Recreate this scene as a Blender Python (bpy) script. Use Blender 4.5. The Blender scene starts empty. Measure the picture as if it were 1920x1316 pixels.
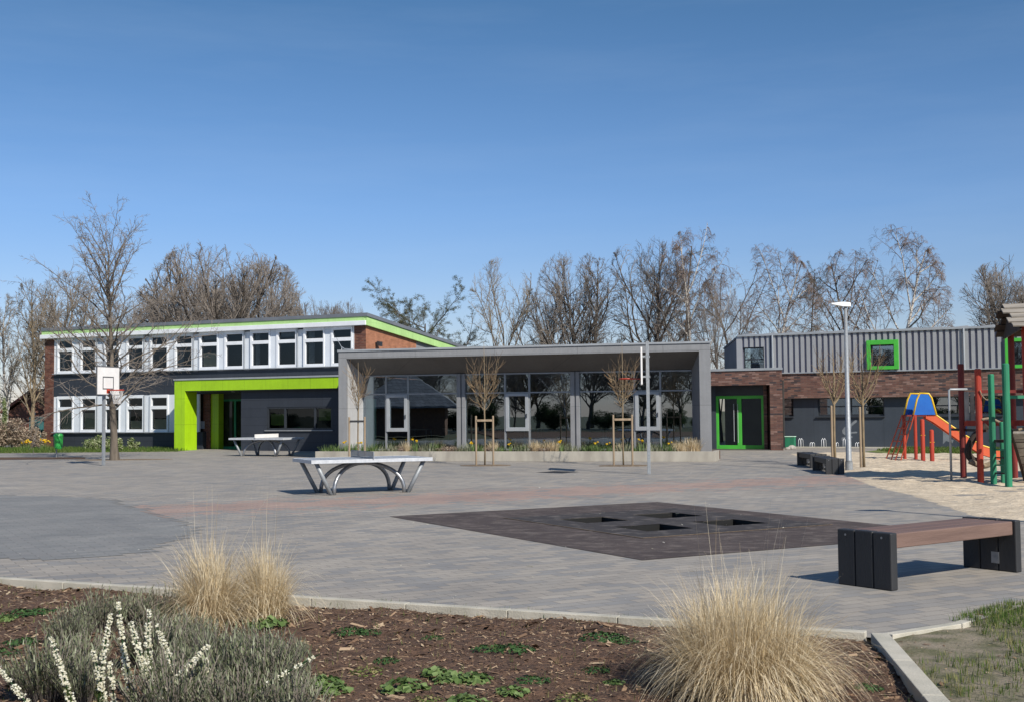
import bpy, math, random
from mathutils import Vector, Matrix
from mathutils.geometry import delaunay_2d_cdt
R = math.radians
C = bpy.context.scene.collection
# ------------------------------------------------------------------ camera, sky, sun, exposure
FPX, CX, CY, EYE = 2300.0, 960.0, 658.0, 1.75
ROLL, PITCH = 0.009, math.atan(113 / 2300)
cr, sr, cp, sp = math.cos(ROLL), math.sin(ROLL), math.cos(PITCH), math.sin(PITCH)
e1 = Vector((1, 0, 0)); fw = Vector((0, cp, sp)); e2 = Vector((0, -sp, cp))
camx = e1 * cr - e2 * sr; camy = e1 * sr + e2 * cr
cam = bpy.data.objects.new('camera', bpy.data.cameras.new('camera')); C.objects.link(cam)
cam.matrix_world = Matrix(((camx.x, camy.x, -fw.x, 0), (camx.y, camy.y, -fw.y, 0), (camx.z, camy.z, -fw.z, EYE), (0, 0, 0, 1)))
cam.data.sensor_width = 36; cam.data.lens = FPX / 1920 * 36
cam.data.clip_end = 5000; cam.data.clip_start = 0.1
bpy.context.scene.camera = cam
SUN_EL, SUN_AZ = R(37.5), R(147)          # azimuth clockwise from +Y
w = bpy.data.worlds.new('World'); bpy.context.scene.world = w; w.use_nodes = True
nt = w.node_tree; bg = nt.nodes['Background']
sky = nt.nodes.new('ShaderNodeTexSky'); sky.sky_type = 'NISHITA'; sky.sun_disc = False
sky.sun_elevation = SUN_EL; sky.sun_rotation = SUN_AZ
sky.air_density = 1.0; sky.dust_density = 0.25; sky.ozone_density = 3.0; sky.altitude = 0
tint = nt.nodes.new('ShaderNodeMix'); tint.data_type = 'RGBA'; tint.blend_type = 'MULTIPLY'; tint.inputs[0].default_value = 1
gc = nt.nodes.new('ShaderNodeTexCoord'); gs = nt.nodes.new('ShaderNodeSeparateXYZ'); gr = nt.nodes.new('ShaderNodeValToRGB'); nt.links.new(gc.outputs['Generated'], gs.inputs[0]); nt.links.new(gs.outputs[2], gr.inputs[0])
gr.color_ramp.elements[0].position = 0.0; gr.color_ramp.elements[0].color = (.73, .68, .82, 1); gr.color_ramp.elements[1].position = .32; gr.color_ramp.elements[1].color = (.43, .62, .75, 1); ge = gr.color_ramp.elements.new(.16); ge.color = (.58, .70, .90, 1); ge = gr.color_ramp.elements.new(.8); ge.color = (.7, .85, .95, 1); nt.links.new(gr.outputs[0], tint.inputs[7]); nt.links.new(sky.outputs[0], tint.inputs[6]); gm = nt.nodes.new('ShaderNodeMapping'); gm.inputs['Scale'].default_value = (1.2, 1.2, 9); gm.inputs['Rotation'].default_value = (0, .25, .3); gn = nt.nodes.new('ShaderNodeTexNoise'); gn.inputs['Scale'].default_value = 1.6; gn.inputs['Detail'].default_value = 7; gn.inputs['Roughness'].default_value = .62
nt.links.new(gc.outputs['Generated'], gm.inputs[0]); nt.links.new(gm.outputs[0], gn.inputs['Vector']); gq = nt.nodes.new('ShaderNodeMapRange'); gq.inputs[1].default_value = .48; gq.inputs[2].default_value = .8; gq.inputs[4].default_value = .06; nt.links.new(gn.outputs[0], gq.inputs[0])
wisp = nt.nodes.new('ShaderNodeMix'); wisp.data_type = 'RGBA'; wisp.inputs[7].default_value = (6.5, 7.5, 8.5, 1); nt.links.new(gq.outputs[0], wisp.inputs[0]); nt.links.new(tint.outputs[2], wisp.inputs[6]); nt.links.new(wisp.outputs[2], bg.inputs[0]); bg.inputs[1].default_value = 0.095
sl = bpy.data.lights.new('sun', 'SUN'); sl.energy = 4.3; sl.angle = R(0.5); sl.color = (1, .94, .84)
so = bpy.data.objects.new('sun', sl); C.objects.link(so)
sd = Vector((math.sin(SUN_AZ) * math.cos(SUN_EL), math.cos(SUN_AZ) * math.cos(SUN_EL), math.sin(SUN_EL)))
so.rotation_euler = sd.to_track_quat('Z', 'Y').to_euler(); so.location = sd * 60
vs = bpy.context.scene.view_settings
vs.view_transform = 'Standard'; vs.look = 'None'; vs.exposure = 0.37; vs.gamma = 1
bpy.context.scene.cycles.max_bounces = 6; bpy.context.scene.cycles.transparent_max_bounces = 12

# ------------------------------------------------------------------ helpers
def ray(px, py):
    u = (px - CX) / FPX; v = (CY - py) / FPX
    return camx * u + camy * v + fw
def G(px, py, z=0.0):
    d = ray(px, py); t = (z - EYE) / d.z
    return Vector((d.x * t, d.y * t, z))
def AT(px, py, Y):
    d = ray(px, py); t = Y / d.y
    return Vector((d.x * t, Y, EYE + d.z * t))
class Frame:
    def __init__(s, x, y, a):
        s.o = Vector((x, y, 0)); s.a = a
        s.u = Vector((math.cos(a), math.sin(a), 0)); s.n = Vector((-math.sin(a), math.cos(a), 0))
    def hit(s, px, py, d=0.0):
        r = ray(px, py); q = s.o + s.n * d
        t = q.dot(s.n) / r.dot(s.n); p = Vector((0, 0, EYE)) + r * t
        return (p - s.o).dot(s.u), p.z
    def S(s, px, py=760, d=0.0): return s.hit(px, py, d)[0]
    def Z(s, px, py, d=0.0): return s.hit(px, py, d)[1]
    def loc(s, p): q = p - s.o; return q.dot(s.u), q.dot(s.n)
    def W(s, x, d, z=0): return s.o + s.u * x + s.n * d + Vector((0, 0, z))

class MB:
    def __init__(s): s.v = []; s.f = []; s.r = []
    def add(s, vs, fs, r=0.0):
        b = len(s.v); s.v += [tuple(q) for q in vs]
        s.f += [tuple(i + b for i in f) for f in fs]; s.r += [r] * len(fs); return s
    def box(s, x0, x1, y0, y1, z0, z1, r=0.0):
        v = [(x0, y0, z0), (x1, y0, z0), (x1, y1, z0), (x0, y1, z0), (x0, y0, z1), (x1, y0, z1), (x1, y1, z1), (x0, y1, z1)]
        return s.add(v, [(0, 3, 2, 1), (4, 5, 6, 7), (0, 1, 5, 4), (1, 2, 6, 5), (2, 3, 7, 6), (3, 0, 4, 7)], r)
    def hexa(s, lo, hi, r=0.0):        # 4 lower, 4 upper points
        return s.add(list(lo) + list(hi), [(0, 3, 2, 1), (4, 5, 6, 7), (0, 1, 5, 4), (1, 2, 6, 5), (2, 3, 7, 6), (3, 0, 4, 7)], r)
    def bar(s, a, b, wd, th, up=(0, 0, 1), r=0.0):
        a = Vector(a); b = Vector(b); d = (b - a).normalized(); u = Vector(up)
        sd_ = d.cross(u).normalized() * wd / 2; t = sd_.normalized().cross(d).normalized() * th / 2
        return s.hexa([a - sd_ - t, a + sd_ - t, b + sd_ - t, b - sd_ - t], [a - sd_ + t, a + sd_ + t, b + sd_ + t, b - sd_ + t], r)
    def tube(s, pts, rad, n=8, r=0.0, cap=True):
        pts = [Vector(p) for p in pts]; m = len(pts)
        if not isinstance(rad, (list, tuple)): rad = [rad] * m
        b = len(s.v); ref = None
        for i, p in enumerate(pts):
            d = (pts[min(i + 1, m - 1)] - pts[max(i - 1, 0)])
            if d.length < 1e-9: d = Vector((0, 0, 1))
            d.normalize()
            if ref is None:
                ref = d.orthogonal().normalized()
            else:
                ref = ref - d * ref.dot(d)
                if ref.length < 1e-6: ref = d.orthogonal()
                ref.normalize()
            bi = d.cross(ref)
            for k in range(n):
                an = 2 * math.pi * k / n
                s.v.append(tuple(p + (ref * math.cos(an) + bi * math.sin(an)) * rad[i]))
        c = 0
        for i in range(m - 1):
            for k in range(n):
                k2 = (k + 1) % n
                s.f.append((b + i * n + k, b + i * n + k2, b + (i + 1) * n + k2, b + (i + 1) * n + k)); c += 1
        if cap:
            s.f.append(tuple(b + k for k in reversed(range(n)))); s.f.append(tuple(b + (m - 1) * n + k for k in range(n))); c += 2
        s.r += [r] * c; return s
    def lathe(s, prof, n=16, x=0, y=0):
        b = len(s.v); m = len(prof)
        for (r_, z) in prof:
            for k in range(n):
                a = 2 * math.pi * k / n; s.v.append((x + r_ * math.cos(a), y + r_ * math.sin(a), z))
        for i in range(m - 1):
            for k in range(n):
                k2 = (k + 1) % n; s.f.append((b + i * n + k, b + i * n + k2, b + (i + 1) * n + k2, b + (i + 1) * n + k)); s.r.append(0)
        s.f.append(tuple(b + k for k in reversed(range(n)))); s.f.append(tuple(b + (m - 1) * n + k for k in range(n))); s.r += [0, 0]
        return s
    def prism(s, poly, y0, y1):          # polygon in xz, extruded in y
        n = len(poly); v = [(x, y0, z) for x, z in poly] + [(x, y1, z) for x, z in poly]
        f = [tuple(range(n)), tuple(reversed(range(n, 2 * n)))] + [(i + n, (i + 1) % n + n, (i + 1) % n, i) for i in range(n)]
        return s.add(v, f)
    def slab(s, poly, z0, z1):           # polygon in xy
        n = len(poly); v = [(x, y, z0) for x, y in poly] + [(x, y, z1) for x, y in poly]
        f = [tuple(reversed(range(n))), tuple(range(n, 2 * n))] + [(i, (i + 1) % n, (i + 1) % n + n, i + n) for i in range(n)]
        return s.add(v, f)
    def build(s, name, mat, parent=None, smooth=False, bevel=0, loc=None):
        me = bpy.data.meshes.new(name); me.from_pydata(s.v, [], s.f)
        at = me.attributes.new('rnd', 'FLOAT', 'FACE'); at.data.foreach_set('value', s.r)
        if smooth: me.polygons.foreach_set('use_smooth', [True] * len(s.f))
        me.materials.append(mat); me.validate(); me.update()
        o = bpy.data.objects.new(name, me); C.objects.link(o)
        if parent: o.parent = parent
        if loc: o.location = loc
        if bevel:
            m = o.modifiers.new('bevel', 'BEVEL'); m.width = bevel; m.segments = 2; m.limit_method = 'ANGLE'
        return o
def tag(o, label=None, cat=None, group=None, kind=None):
    if label: o['label'] = label
    if cat: o['category'] = cat
    if group: o['group'] = group
    if kind: o['kind'] = kind
    return o
def empty(name, loc=(0, 0, 0), rz=0, label=None, cat=None, group=None):
    o = bpy.data.objects.new(name, None); C.objects.link(o); o.location = loc; o.rotation_euler = (0, 0, rz)
    o.empty_display_size = .2
    return tag(o, label, cat, group)
def copy_tree(o, parent=None):
    c = o.copy(); C.objects.link(c); c.parent = parent
    for ch in [x for x in list(C.objects) if x.parent == o]: copy_tree(ch, c)
    return c
def place(proto, used, loc, rz=0, sc=1, label=None, cat=None, group=None):
    o = proto if not used else copy_tree(proto)
    o.location = loc; o.rotation_euler = (0, 0, rz)
    o.scale = (sc, sc, sc) if not isinstance(sc, tuple) else sc
    return tag(o, label, cat, group)

# ------------------------------------------------------------------ materials
class NT:
    def __init__(s, name):
        s.m = bpy.data.materials.new(name); s.m.use_nodes = True; s.t = s.m.node_tree
        s.b = s.t.nodes['Principled BSDF']; s.out = s.t.nodes['Material Output']
    def n(s, typ, **kw):
        x = s.t.nodes.new(typ)
        for k, v in kw.items():
            if k.startswith('i_'):
                key = k[2:]; key = int(key) if key.isdigit() else key
                x.inputs[key].default_value = v
            else: setattr(x, k, v)
        return x
    def l(s, a, b): s.t.links.new(a, b)
    def mix(s, fac, a, b, blend='MIX'):
        x = s.n('ShaderNodeMix', data_type='RGBA', blend_type=blend)
        for i, q in ((0, fac), (6, a), (7, b)):
            if hasattr(q, 'links'): s.l(q, x.inputs[i])
            elif i == 0: x.inputs[0].default_value = q
            else: x.inputs[i].default_value = (*q, 1) if len(q) == 3 else q
        return x.outputs[2]
    def math(s, op, a, b=0.0, c=0.0):
        x = s.n('ShaderNodeMath', operation=op)
        for i, q in enumerate((a, b, c)):
            if hasattr(q, 'links'): s.l(q, x.inputs[i])
            else: x.inputs[i].default_value = q
        return x.outputs[0]
    def ramp(s, fac, stops, interp='LINEAR'):
        x = s.n('ShaderNodeValToRGB'); x.color_ramp.interpolation = interp; el = x.color_ramp.elements
        while len(el) < len(stops): el.new(.5)
        for e_, (p, c) in zip(el, stops): e_.position = p; e_.color = (*c, 1) if len(c) == 3 else c
        s.l(fac, x.inputs[0]); return x.outputs[0]
    def coord(s, kind='Object'): return s.n('ShaderNodeTexCoord').outputs[kind]
    def map(s, vec, scale=(1, 1, 1), rot=(0, 0, 0), loc=(0, 0, 0)):
        x = s.n('ShaderNodeMapping'); s.l(vec, x.inputs[0]); x.inputs['Scale'].default_value = scale
        x.inputs['Rotation'].default_value = rot; x.inputs['Location'].default_value = loc; return x.outputs[0]
    def noise(s, vec, scale, detail=4, rough=.55):
        x = s.n('ShaderNodeTexNoise'); s.l(vec, x.inputs['Vector']); x.inputs['Scale'].default_value = scale
        x.inputs['Detail'].default_value = detail; x.inputs['Roughness'].default_value = rough; return x.outputs[0]
    def bump(s, h, st=.3, dist=.01):
        x = s.n('ShaderNodeBump'); s.l(h, x.inputs['Height']); x.inputs['Strength'].default_value = st
        x.inputs['Distance'].default_value = dist; s.l(x.outputs[0], s.b.inputs['Normal'])
    def col(s, c):
        if hasattr(c, 'links'): s.l(c, s.b.inputs['Base Color'])
        else: s.b.inputs['Base Color'].default_value = (*c, 1)
    def fin(s, rough=.7, metal=0, spec=.4):
        s.b.inputs['Roughness'].default_value = rough; s.b.inputs['Metallic'].default_value = metal
        s.b.inputs['Specular IOR Level'].default_value = spec; return s.m
def pm(name, c1, c2=None, rough=.6, scale=6, bump=.1, bscale=None, metal=0, spec=.4, stretch=(1, 1, 1), dist=.01, lo=.35, hi=.65):
    t = NT(name); v = t.map(t.coord(), stretch)
    if c2 is None: c2 = tuple(x * .8 for x in c1)
    n = t.noise(v, scale, 5); f = t.ramp(n, [(lo, (0, 0, 0)), (hi, (1, 1, 1))])
    t.col(t.mix(f, c1, c2))
    if bump: t.bump(t.noise(v, bscale or scale * 6, 4), bump, dist)
    return t.fin(rough, metal, spec)
def leafm(name, cols, rough=.7, trans=.25, spec=.2):
    t = NT(name); a = t.n('ShaderNodeAttribute', attribute_name='rnd')
    n = len(cols); c = t.ramp(a.outputs['Fac'], [(i / (n - 1), q) for i, q in enumerate(cols)])
    t.col(c); t.fin(rough, 0, spec)
    if trans:
        tr = t.n('ShaderNodeBsdfTranslucent'); t.l(c, tr.inputs[0])
        mx = t.n('ShaderNodeMixShader'); mx.inputs[0].default_value = trans
        t.l(t.b.outputs[0], mx.inputs[1]); t.l(tr.outputs[0], mx.inputs[2]); t.l(mx.outputs[0], t.out.inputs[0])
    return t.m
def panelm(name, c, jc, wd, ht, rough=.45, spec=.4, joint=.006, var=.04, off=0.0):
    t = NT(name); sx = t.n('ShaderNodeSeparateXYZ'); t.l(t.coord(), sx.inputs[0])
    cb = t.n('ShaderNodeCombineXYZ'); t.l(t.math('ADD', sx.outputs[0], sx.outputs[1]), cb.inputs[0]); t.l(sx.outputs[2], cb.inputs[1])
    br = t.n('ShaderNodeTexBrick', offset=off, squash=1); t.l(cb.outputs[0], br.inputs['Vector'])
    br.inputs['Scale'].default_value = 1; br.inputs['Mortar Size'].default_value = joint; br.inputs['Mortar Smooth'].default_value = .2
    br.inputs['Brick Width'].default_value = wd; br.inputs['Row Height'].default_value = ht
    br.inputs['Color1'].default_value = (*c, 1); br.inputs['Color2'].default_value = (*[min(1, q * (1 + var)) for q in c], 1)
    br.inputs['Mortar'].default_value = (*jc, 1)
    n = t.noise(t.coord(), 1.3, 5); f = t.ramp(n, [(.3, (.9, .9, .9)), (.7, (1.06, 1.06, 1.06))])
    sk = t.ramp(t.noise(t.map(t.coord(), (7, 7, .5)), 1.2, 6, .65), [(.3, (.93, .93, .93)), (.7, (1.05, 1.05, 1.05))]); g2_ = t.ramp(t.noise(t.coord(), 9, 5, .7), [(.3, (.95, .95, .95)), (.7, (1.04, 1.04, 1.04))])
    t.col(t.mix(1, t.mix(1, t.mix(1, br.outputs[0], f, 'MULTIPLY'), sk, 'MULTIPLY'), g2_, 'MULTIPLY'))
    t.bump(br.outputs[1], -.3, .004)
    return t.fin(rough, 0, spec)
def brickm(name, cols, mortar, wd=.24, ht=.08, ms=.008, var=.5):
    t = NT(name); sx = t.n('ShaderNodeSeparateXYZ'); t.l(t.coord(), sx.inputs[0])
    cb = t.n('ShaderNodeCombineXYZ'); t.l(t.math('ADD', sx.outputs[0], sx.outputs[1]), cb.inputs[0]); t.l(sx.outputs[2], cb.inputs[1])
    br = t.n('ShaderNodeTexBrick', offset=.5); t.l(cb.outputs[0], br.inputs['Vector'])
    br.inputs['Scale'].default_value = 1; br.inputs['Mortar Size'].default_value = ms; br.inputs['Mortar Smooth'].default_value = .3
    br.inputs['Brick Width'].default_value = wd; br.inputs['Row Height'].default_value = ht
    br.inputs['Color1'].default_value = (0, 0, 0, 1); br.inputs['Color2'].default_value = (1, 1, 1, 1); br.inputs['Mortar'].default_value = (.5, .5, .5, 1)
    n = len(cols); c = t.ramp(br.outputs[0], [((i + .0) / n, q) for i, q in enumerate(cols)], 'CONSTANT')
    n2 = t.ramp(t.noise(t.coord(), 3, 6), [(.3, (.8, .8, .8)), (.7, (1.15, 1.15, 1.15))])
    c = t.mix(br.outputs[1], c, mortar); t.col(t.mix(1, c, n2, 'MULTIPLY'))
    t.bump(t.math('ADD', t.math('MULTIPLY', br.outputs[1], -1), t.math('MULTIPLY', t.noise(t.coord(), 60, 3), .5)), .6, .008)
    return t.fin(.85, 0, .25)
def glassm(name, refl=.25, tint=(.75, .82, .8)):
    t = NT(name); t.t.nodes.remove(t.b)
    tr = t.n('ShaderNodeBsdfTransparent'); tr.inputs[0].default_value = (*tint, 1)
    gl = t.n('ShaderNodeBsdfGlossy'); gl.inputs['Roughness'].default_value = .004; gl.inputs[0].default_value = (.74, .88, 1, 1)
    bp = t.n('ShaderNodeBump'); t.l(t.noise(t.coord(), .9, 2), bp.inputs['Height']); bp.inputs['Strength'].default_value = .05; bp.inputs['Distance'].default_value = .02
    t.l(bp.outputs[0], gl.inputs['Normal'])
    fr = t.n('ShaderNodeFresnel'); fr.inputs[0].default_value = 1.5
    f = t.math('ADD', t.math('MULTIPLY', fr.outputs[0], 1.0), refl)
    mx = t.n('ShaderNodeMixShader'); t.l(f, mx.inputs[0]); t.l(tr.outputs[0], mx.inputs[1]); t.l(gl.outputs[0], mx.inputs[2])
    t.l(mx.outputs[0], t.out.inputs[0]); return t.m

PAVE_ROT = R(29.5)
def pavem(name, mode):
    t = NT(name); co = t.coord(); v = t.map(co, (1, 1, 1), (0, 0, -PAVE_ROT))
    br = t.n('ShaderNodeTexBrick', offset=.5); t.l(v, br.inputs['Vector'])
    br.inputs['Scale'].default_value = 1; br.inputs['Mortar Size'].default_value = .006; br.inputs['Mortar Smooth'].default_value = .2
    br.inputs['Brick Width'].default_value = .32; br.inputs['Row Height'].default_value = .16
    br.inputs['Color1'].default_value = (0, 0, 0, 1); br.inputs['Color2'].default_value = (1, 1, 1, 1); br.inputs['Mortar'].default_value = (.5, .5, .5, 1)
    rv = br.outputs[0]
    sx = t.n('ShaderNodeSeparateXYZ'); t.l(v, sx.inputs[0])
    big = t.noise(co, .22, 3)
    if mode == 'main':
        rr = t.math('ADD', rv, t.math('MULTIPLY', t.math('SUBTRACT', big, .5), 1.2))
        c = t.ramp(rr, [(0, (.232, .227, .22)), (.2, (.25, .241, .23)), (.36, (.285, .265, .238)), (.65, (.312, .283, .247)), (1, (.338, .308, .27))])
        # red stones mixed in along a diagonal band (rows run along the band)
        dist = t.math('ABSOLUTE', t.math('SUBTRACT', sx.outputs[1], RED_V))
        band = t.math('MULTIPLY', t.math('SUBTRACT', 1, t.math('DIVIDE', dist, 2.6)), 1.15)
        rv2 = t.noise(t.map(v, (3.1, 6.2, 1)), 1, 0)
        f = t.math('GREATER_THAN', t.math('ADD', band, t.math('MULTIPLY', t.math('SUBTRACT', rv, .5), .9)), t.math('ADD', .35, t.math('MULTIPLY', rv2, .6)))
        c = t.mix(t.math('MULTIPLY', f, .6), c, (.37, .235, .19))
        fx = t.ramp(t.math('MULTIPLY', sx.outputs[1], .1 / 6), [(.4, (0, 0, 0)), (.7, (1, 1, 1))])
    else:
        c = t.ramp(rv, [(0, (.19, .193, .19)), (.5, (.212, .213, .208)), (1, (.232, .228, .22))])
    c = t.mix(t.math('MULTIPLY', br.outputs[1], .6), c, (.11, .10, .09))
    st = t.ramp(t.noise(co, .7, 7, .65), [(.3, (.82, .82, .83)), (.7, (1.12, 1.11, 1.09))])
    st2 = t.ramp(t.noise(t.map(co, (.6, 1.6, 1)), 3.1, 9, .75), [(.58, (1, 1, 1)), (.72, (.80, .79, .78))]); st = t.mix(1, st, st2, 'MULTIPLY')
    c = t.mix(1, c, st, 'MULTIPLY')
    fine = t.ramp(t.noise(co, 90, 3, .7), [(.25, (.82, .82, .82)), (.75, (1.16, 1.16, 1.16))])
    c = t.mix(1, c, fine, 'MULTIPLY')
    # trodden sand
    sdn = t.ramp(t.noise(t.map(co, (1, 2.2, 1)), .9, 8, .7), [(.62, (0, 0, 0)), (.78, (1, 1, 1))])
    c = t.mix(t.math('MULTIPLY', sdn, .45), c, (.42, .38, .32)); t.col(c)
    t.bump(t.math('ADD', t.math('MULTIPLY', br.outputs[1], -1), t.math('MULTIPLY', t.noise(co, 70, 3), .4)), .5, .004)
    return t.fin(.8, 0, .3)
_v = lambda p: -p.x * math.sin(PAVE_ROT) + p.y * math.cos(PAVE_ROT)
RED_V = (_v(G(400, 955)) + _v(G(1150, 915))) / 2

M = {}
M['pave'] = pavem('paving', 'main'); M['pave_grey'] = pavem('grey_paving', 'grey')
M['soil'] = pm('bed_soil', (.15, .085, .052), (.07, .04, .026), .95, 14, .9, 50, dist=.03)
M['mulch'] = leafm('mulch_chips', [(.085, .052, .034), (.18, .11, .068), (.30, .20, .125), (.50, .39, .26)], .9, 0)
M['sand'] = pm('play_sand', (.60, .50, .37), (.44, .36, .26), .95, 2.6, .95, 7, dist=.05)
M['dirt'] = pm('sandy_dirt', (.235, .195, .145), (.095, .095, .045), .95, 4.5, .7, 40, dist=.02)
M['field'] = pm('field', (.06, .07, .03), (.08, .07, .04), .95, .3, .4, 8)
M['lawn'] = pm('lawn', (.10, .15, .035), (.17, .18, .06), .9, 1.5, .8, 30, dist=.03)
M['concrete'] = pm('concrete', (.42, .39, .33), (.30, .275, .235), .85, 2.2, .35, 40, stretch=(1, 1, .35))
M['kerb'] = pm('kerb_concrete', (.50, .465, .39), (.37, .35, .29), .9, 3, .5, 60)
def rubberm():
    t = NT('rubber'); co = t.coord(); v = t.map(co, (1, 1, 1), (0, 0, -PAVE_ROT))
    br = t.n('ShaderNodeTexBrick', offset=0); t.l(v, br.inputs['Vector'])
    br.inputs['Scale'].default_value = 1; br.inputs['Mortar Size'].default_value = .003; br.inputs['Brick Width'].default_value = .5; br.inputs['Row Height'].default_value = .5
    br.inputs['Color1'].default_value = (.058, .044, .040, 1); br.inputs['Color2'].default_value = (.076, .058, .052, 1); br.inputs['Mortar'].default_value = (.02, .018, .018, 1)
    s = t.ramp(t.noise(t.map(co, (1, 1.6, 1), (0, 0, .3)), 2.4, 9, .78), [(.5, (0, 0, 0)), (.62, (1, 1, 1))])
    c = t.mix(t.math('MULTIPLY', s, .38), br.outputs[0], (.27, .23, .2))
    c = t.mix(1, c, t.ramp(t.noise(co, 140, 2), [(.3, (.6, .6, .6)), (.7, (1.4, 1.4, 1.4))]), 'MULTIPLY')
    t.col(c); t.bump(t.noise(co, 90, 3), .5, .004); return t.fin(.85, 0, .3)
M['rubber'] = rubberm(); M['rubber_dark'] = pm('dark_rubber', (.040, .034, .033), (.115, .10, .09), .85, 3.5, .5, 90, lo=.52, hi=.68)
M['mesh_black'] = pm('trampoline_mat', (.006, .006, .006), None, .7, 40, .4, 90)
M['white'] = pm('white_paint', (.78, .80, .83), (.70, .72, .75), .4, 2, .03)
M['white_panel'] = pm('pale_panel', (.68, .72, .77), (.63, .67, .72), .4, 1.5, .03)
M['lime'] = panelm('lime_panel', (.33, .56, .012), (.14, .24, .01), 1.25, 1.26, .35, .5)
M['pale_green'] = panelm('pale_green_fascia', (.40, .62, .24), (.24, .42, .15), 2.2, 3, .4)
M['green_frame'] = pm('green_paint', (.075, .46, .055), (.065, .40, .05), .35, 2, .02)
M['slate'] = panelm('slate_cladding', (.034, .040, .052), (.012, .014, .02), 3.0, .4, .5, .35)
M['anth'] = panelm('anthracite_cladding', (.045, .056, .072), (.02, .025, .03), 1.55, 3, .5, .4)
M['dark_frame'] = pm('dark_window_frame', (.035, .04, .048), None, .4, 3, .02)
M['box_grey'] = panelm('grey_fibre_cement', (.235, .24, .25), (.11, .11, .115), 3.1, 1.92, .65, .3)
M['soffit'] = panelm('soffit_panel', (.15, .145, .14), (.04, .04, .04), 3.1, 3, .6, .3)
M['inner_panel'] = panelm('pale_side_panel', (.42, .42, .42), (.2, .2, .2), 3.1, 1.92, .6, .3)
M['alu'] = pm('grey_aluminium', (.30, .31, .32), (.26, .27, .28), .4, 3, .02, metal=.3)
M['cap'] = pm('zinc_cap', (.38, .40, .42), (.32, .34, .36), .45, 2, .03, metal=.2)
M['roof_grey'] = pm('roof_sheet', (.16, .175, .20), (.13, .145, .17), .6, 1.5, .05)
M['brick_old'] = brickm('old_brick', [(.13, .05, .035), (.16, .06, .04), (.105, .04, .03), (.17, .075, .05)], (.16, .13, .11), .22, .075, .007)
M['gable_brick'] = brickm('gable_brick', [(.34, .15, .085), (.37, .165, .095), (.32, .14, .08), (.36, .16, .095)], (.32, .17, .11), .22, .075, .004)
M['brick_new'] = brickm('mixed_brick', [(.16, .085, .068), (.12, .065, .055), (.20, .11, .085), (.145, .072, .058), (.06, .045, .048), (.17, .09, .072), (.25, .155, .13)], (.13, .10, .088), .3, .075, .009)
M['clad'] = pm('metal_cladding', (.345, .35, .36), (.31, .315, .325), .5, 1.2, .02, metal=.1)
M['galv'] = pm('galvanised_steel', (.30, .32, .34), (.24, .255, .27), .5, 18, .05, metal=.25)
M['galv_dark'] = pm('tube_steel', (.30, .31, .33), (.22, .23, .25), .35, 18, .05, metal=.6)
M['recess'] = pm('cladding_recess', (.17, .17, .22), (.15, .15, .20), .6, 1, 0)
M['alu_white'] = pm('bright_aluminium_edge', (.52, .54, .57), (.42, .44, .47), .4, 14, .03)
M['pit_soil'] = pm('pit_soil', (.24, .18, .12), (.12, .085, .055), .95, 14, .9, 50, dist=.02)
M['table_top'] = pm('table_slab', (.26, .28, .31), (.21, .23, .26), .5, 6, .05)
M['glass'] = glassm('window_glass', .01, (.62, .66, .64))
M['glass_box'] = glassm('pavilion_glass', .31, (.5, .6, .58))
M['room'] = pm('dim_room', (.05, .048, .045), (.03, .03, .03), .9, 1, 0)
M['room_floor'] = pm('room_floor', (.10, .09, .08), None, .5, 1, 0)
M['glass_up'] = glassm('reflective_glass', .34, (.6, .7, .7))
M['curtain'] = pm('grey_curtain', (.30, .31, .33), (.22, .23, .25), .9, 6, 0)
M['blind'] = pm('beige_blind', (.62, .55, .40), (.56, .48, .34), .9, 3, 0)
M['olive'] = pm('olive_blind', (.17, .24, .06), (.13, .19, .05), .9, 3, 0)
M['mint'] = pm('mint_panel', (.62, .88, .74), (.56, .8, .67), .5, 2, 0)
M['plank_black'] = pm('black_recycled_plank', (.022, .023, .026), (.034, .034, .036), .55, 3, .35, 60, stretch=(1, 1, .15))
M['plank_brown'] = pm('brown_recycled_plank', (.185, .118, .095), (.125, .078, .065), .65, 7, .35, 60, stretch=(.12, 1, 1))
M['wood_stake'] = pm('stake_wood', (.33, .25, .17), (.22, .165, .11), .85, 6, .5, 40, stretch=(1, 1, .12))
M['bark_light'] = pm('young_bark', (.26, .20, .12), (.17, .13, .085), .9, 10, .4, 60, stretch=(1, 1, .3))
M['bark'] = pm('grey_bark', (.17, .14, .11), (.085, .07, .055), .95, 5, 1.0, 22, stretch=(1, 1, .25), dist=.02)
M['bark_dark'] = pm('dark_bark', (.10, .082, .066), (.06, .048, .038), .95, 5, .5, 22, stretch=(1, 1, .3))
M['bark_birch'] = pm('birch_bark', (.50, .47, .43), (.12, .10, .09), .8, 3.2, .2, 22, stretch=(1, 1, 2.5), lo=.52, hi=.62)
M['twig'] = pm('brown_twigs', (.215, .185, .16), (.15, .128, .11), .95, 2, 0)
M['twig_birch'] = pm('birch_twigs', (.21, .16, .135), (.15, .11, .09), .95, 2, 0)
M['twig_pale'] = pm('pale_twigs', (.25, .21, .155), (.17, .135, .10), .95, 2, 0)
M['twig_young'] = pm('young_twigs', (.30, .21, .12), (.20, .13, .075), .9, 6, 0)
M['needles'] = leafm('larch_needles', [(.04, .045, .015), (.075, .08, .028), (.12, .12, .05)], .8, .2)
M['evergreen'] = leafm('evergreen_leaves', [(.018, .035, .012), (.035, .06, .018), (.06, .09, .03)], .6, .2)
M['strawg'] = leafm('straw_blades', [(.34, .25, .13), (.58, .46, .28), (.74, .62, .42), (.85, .76, .57)], .7, .3)
M['lav'] = leafm('lavender_leaves', [(.055, .062, .03), (.13, .15, .08), (.25, .27, .17), (.42, .43, .32)], .8, .2)
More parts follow.
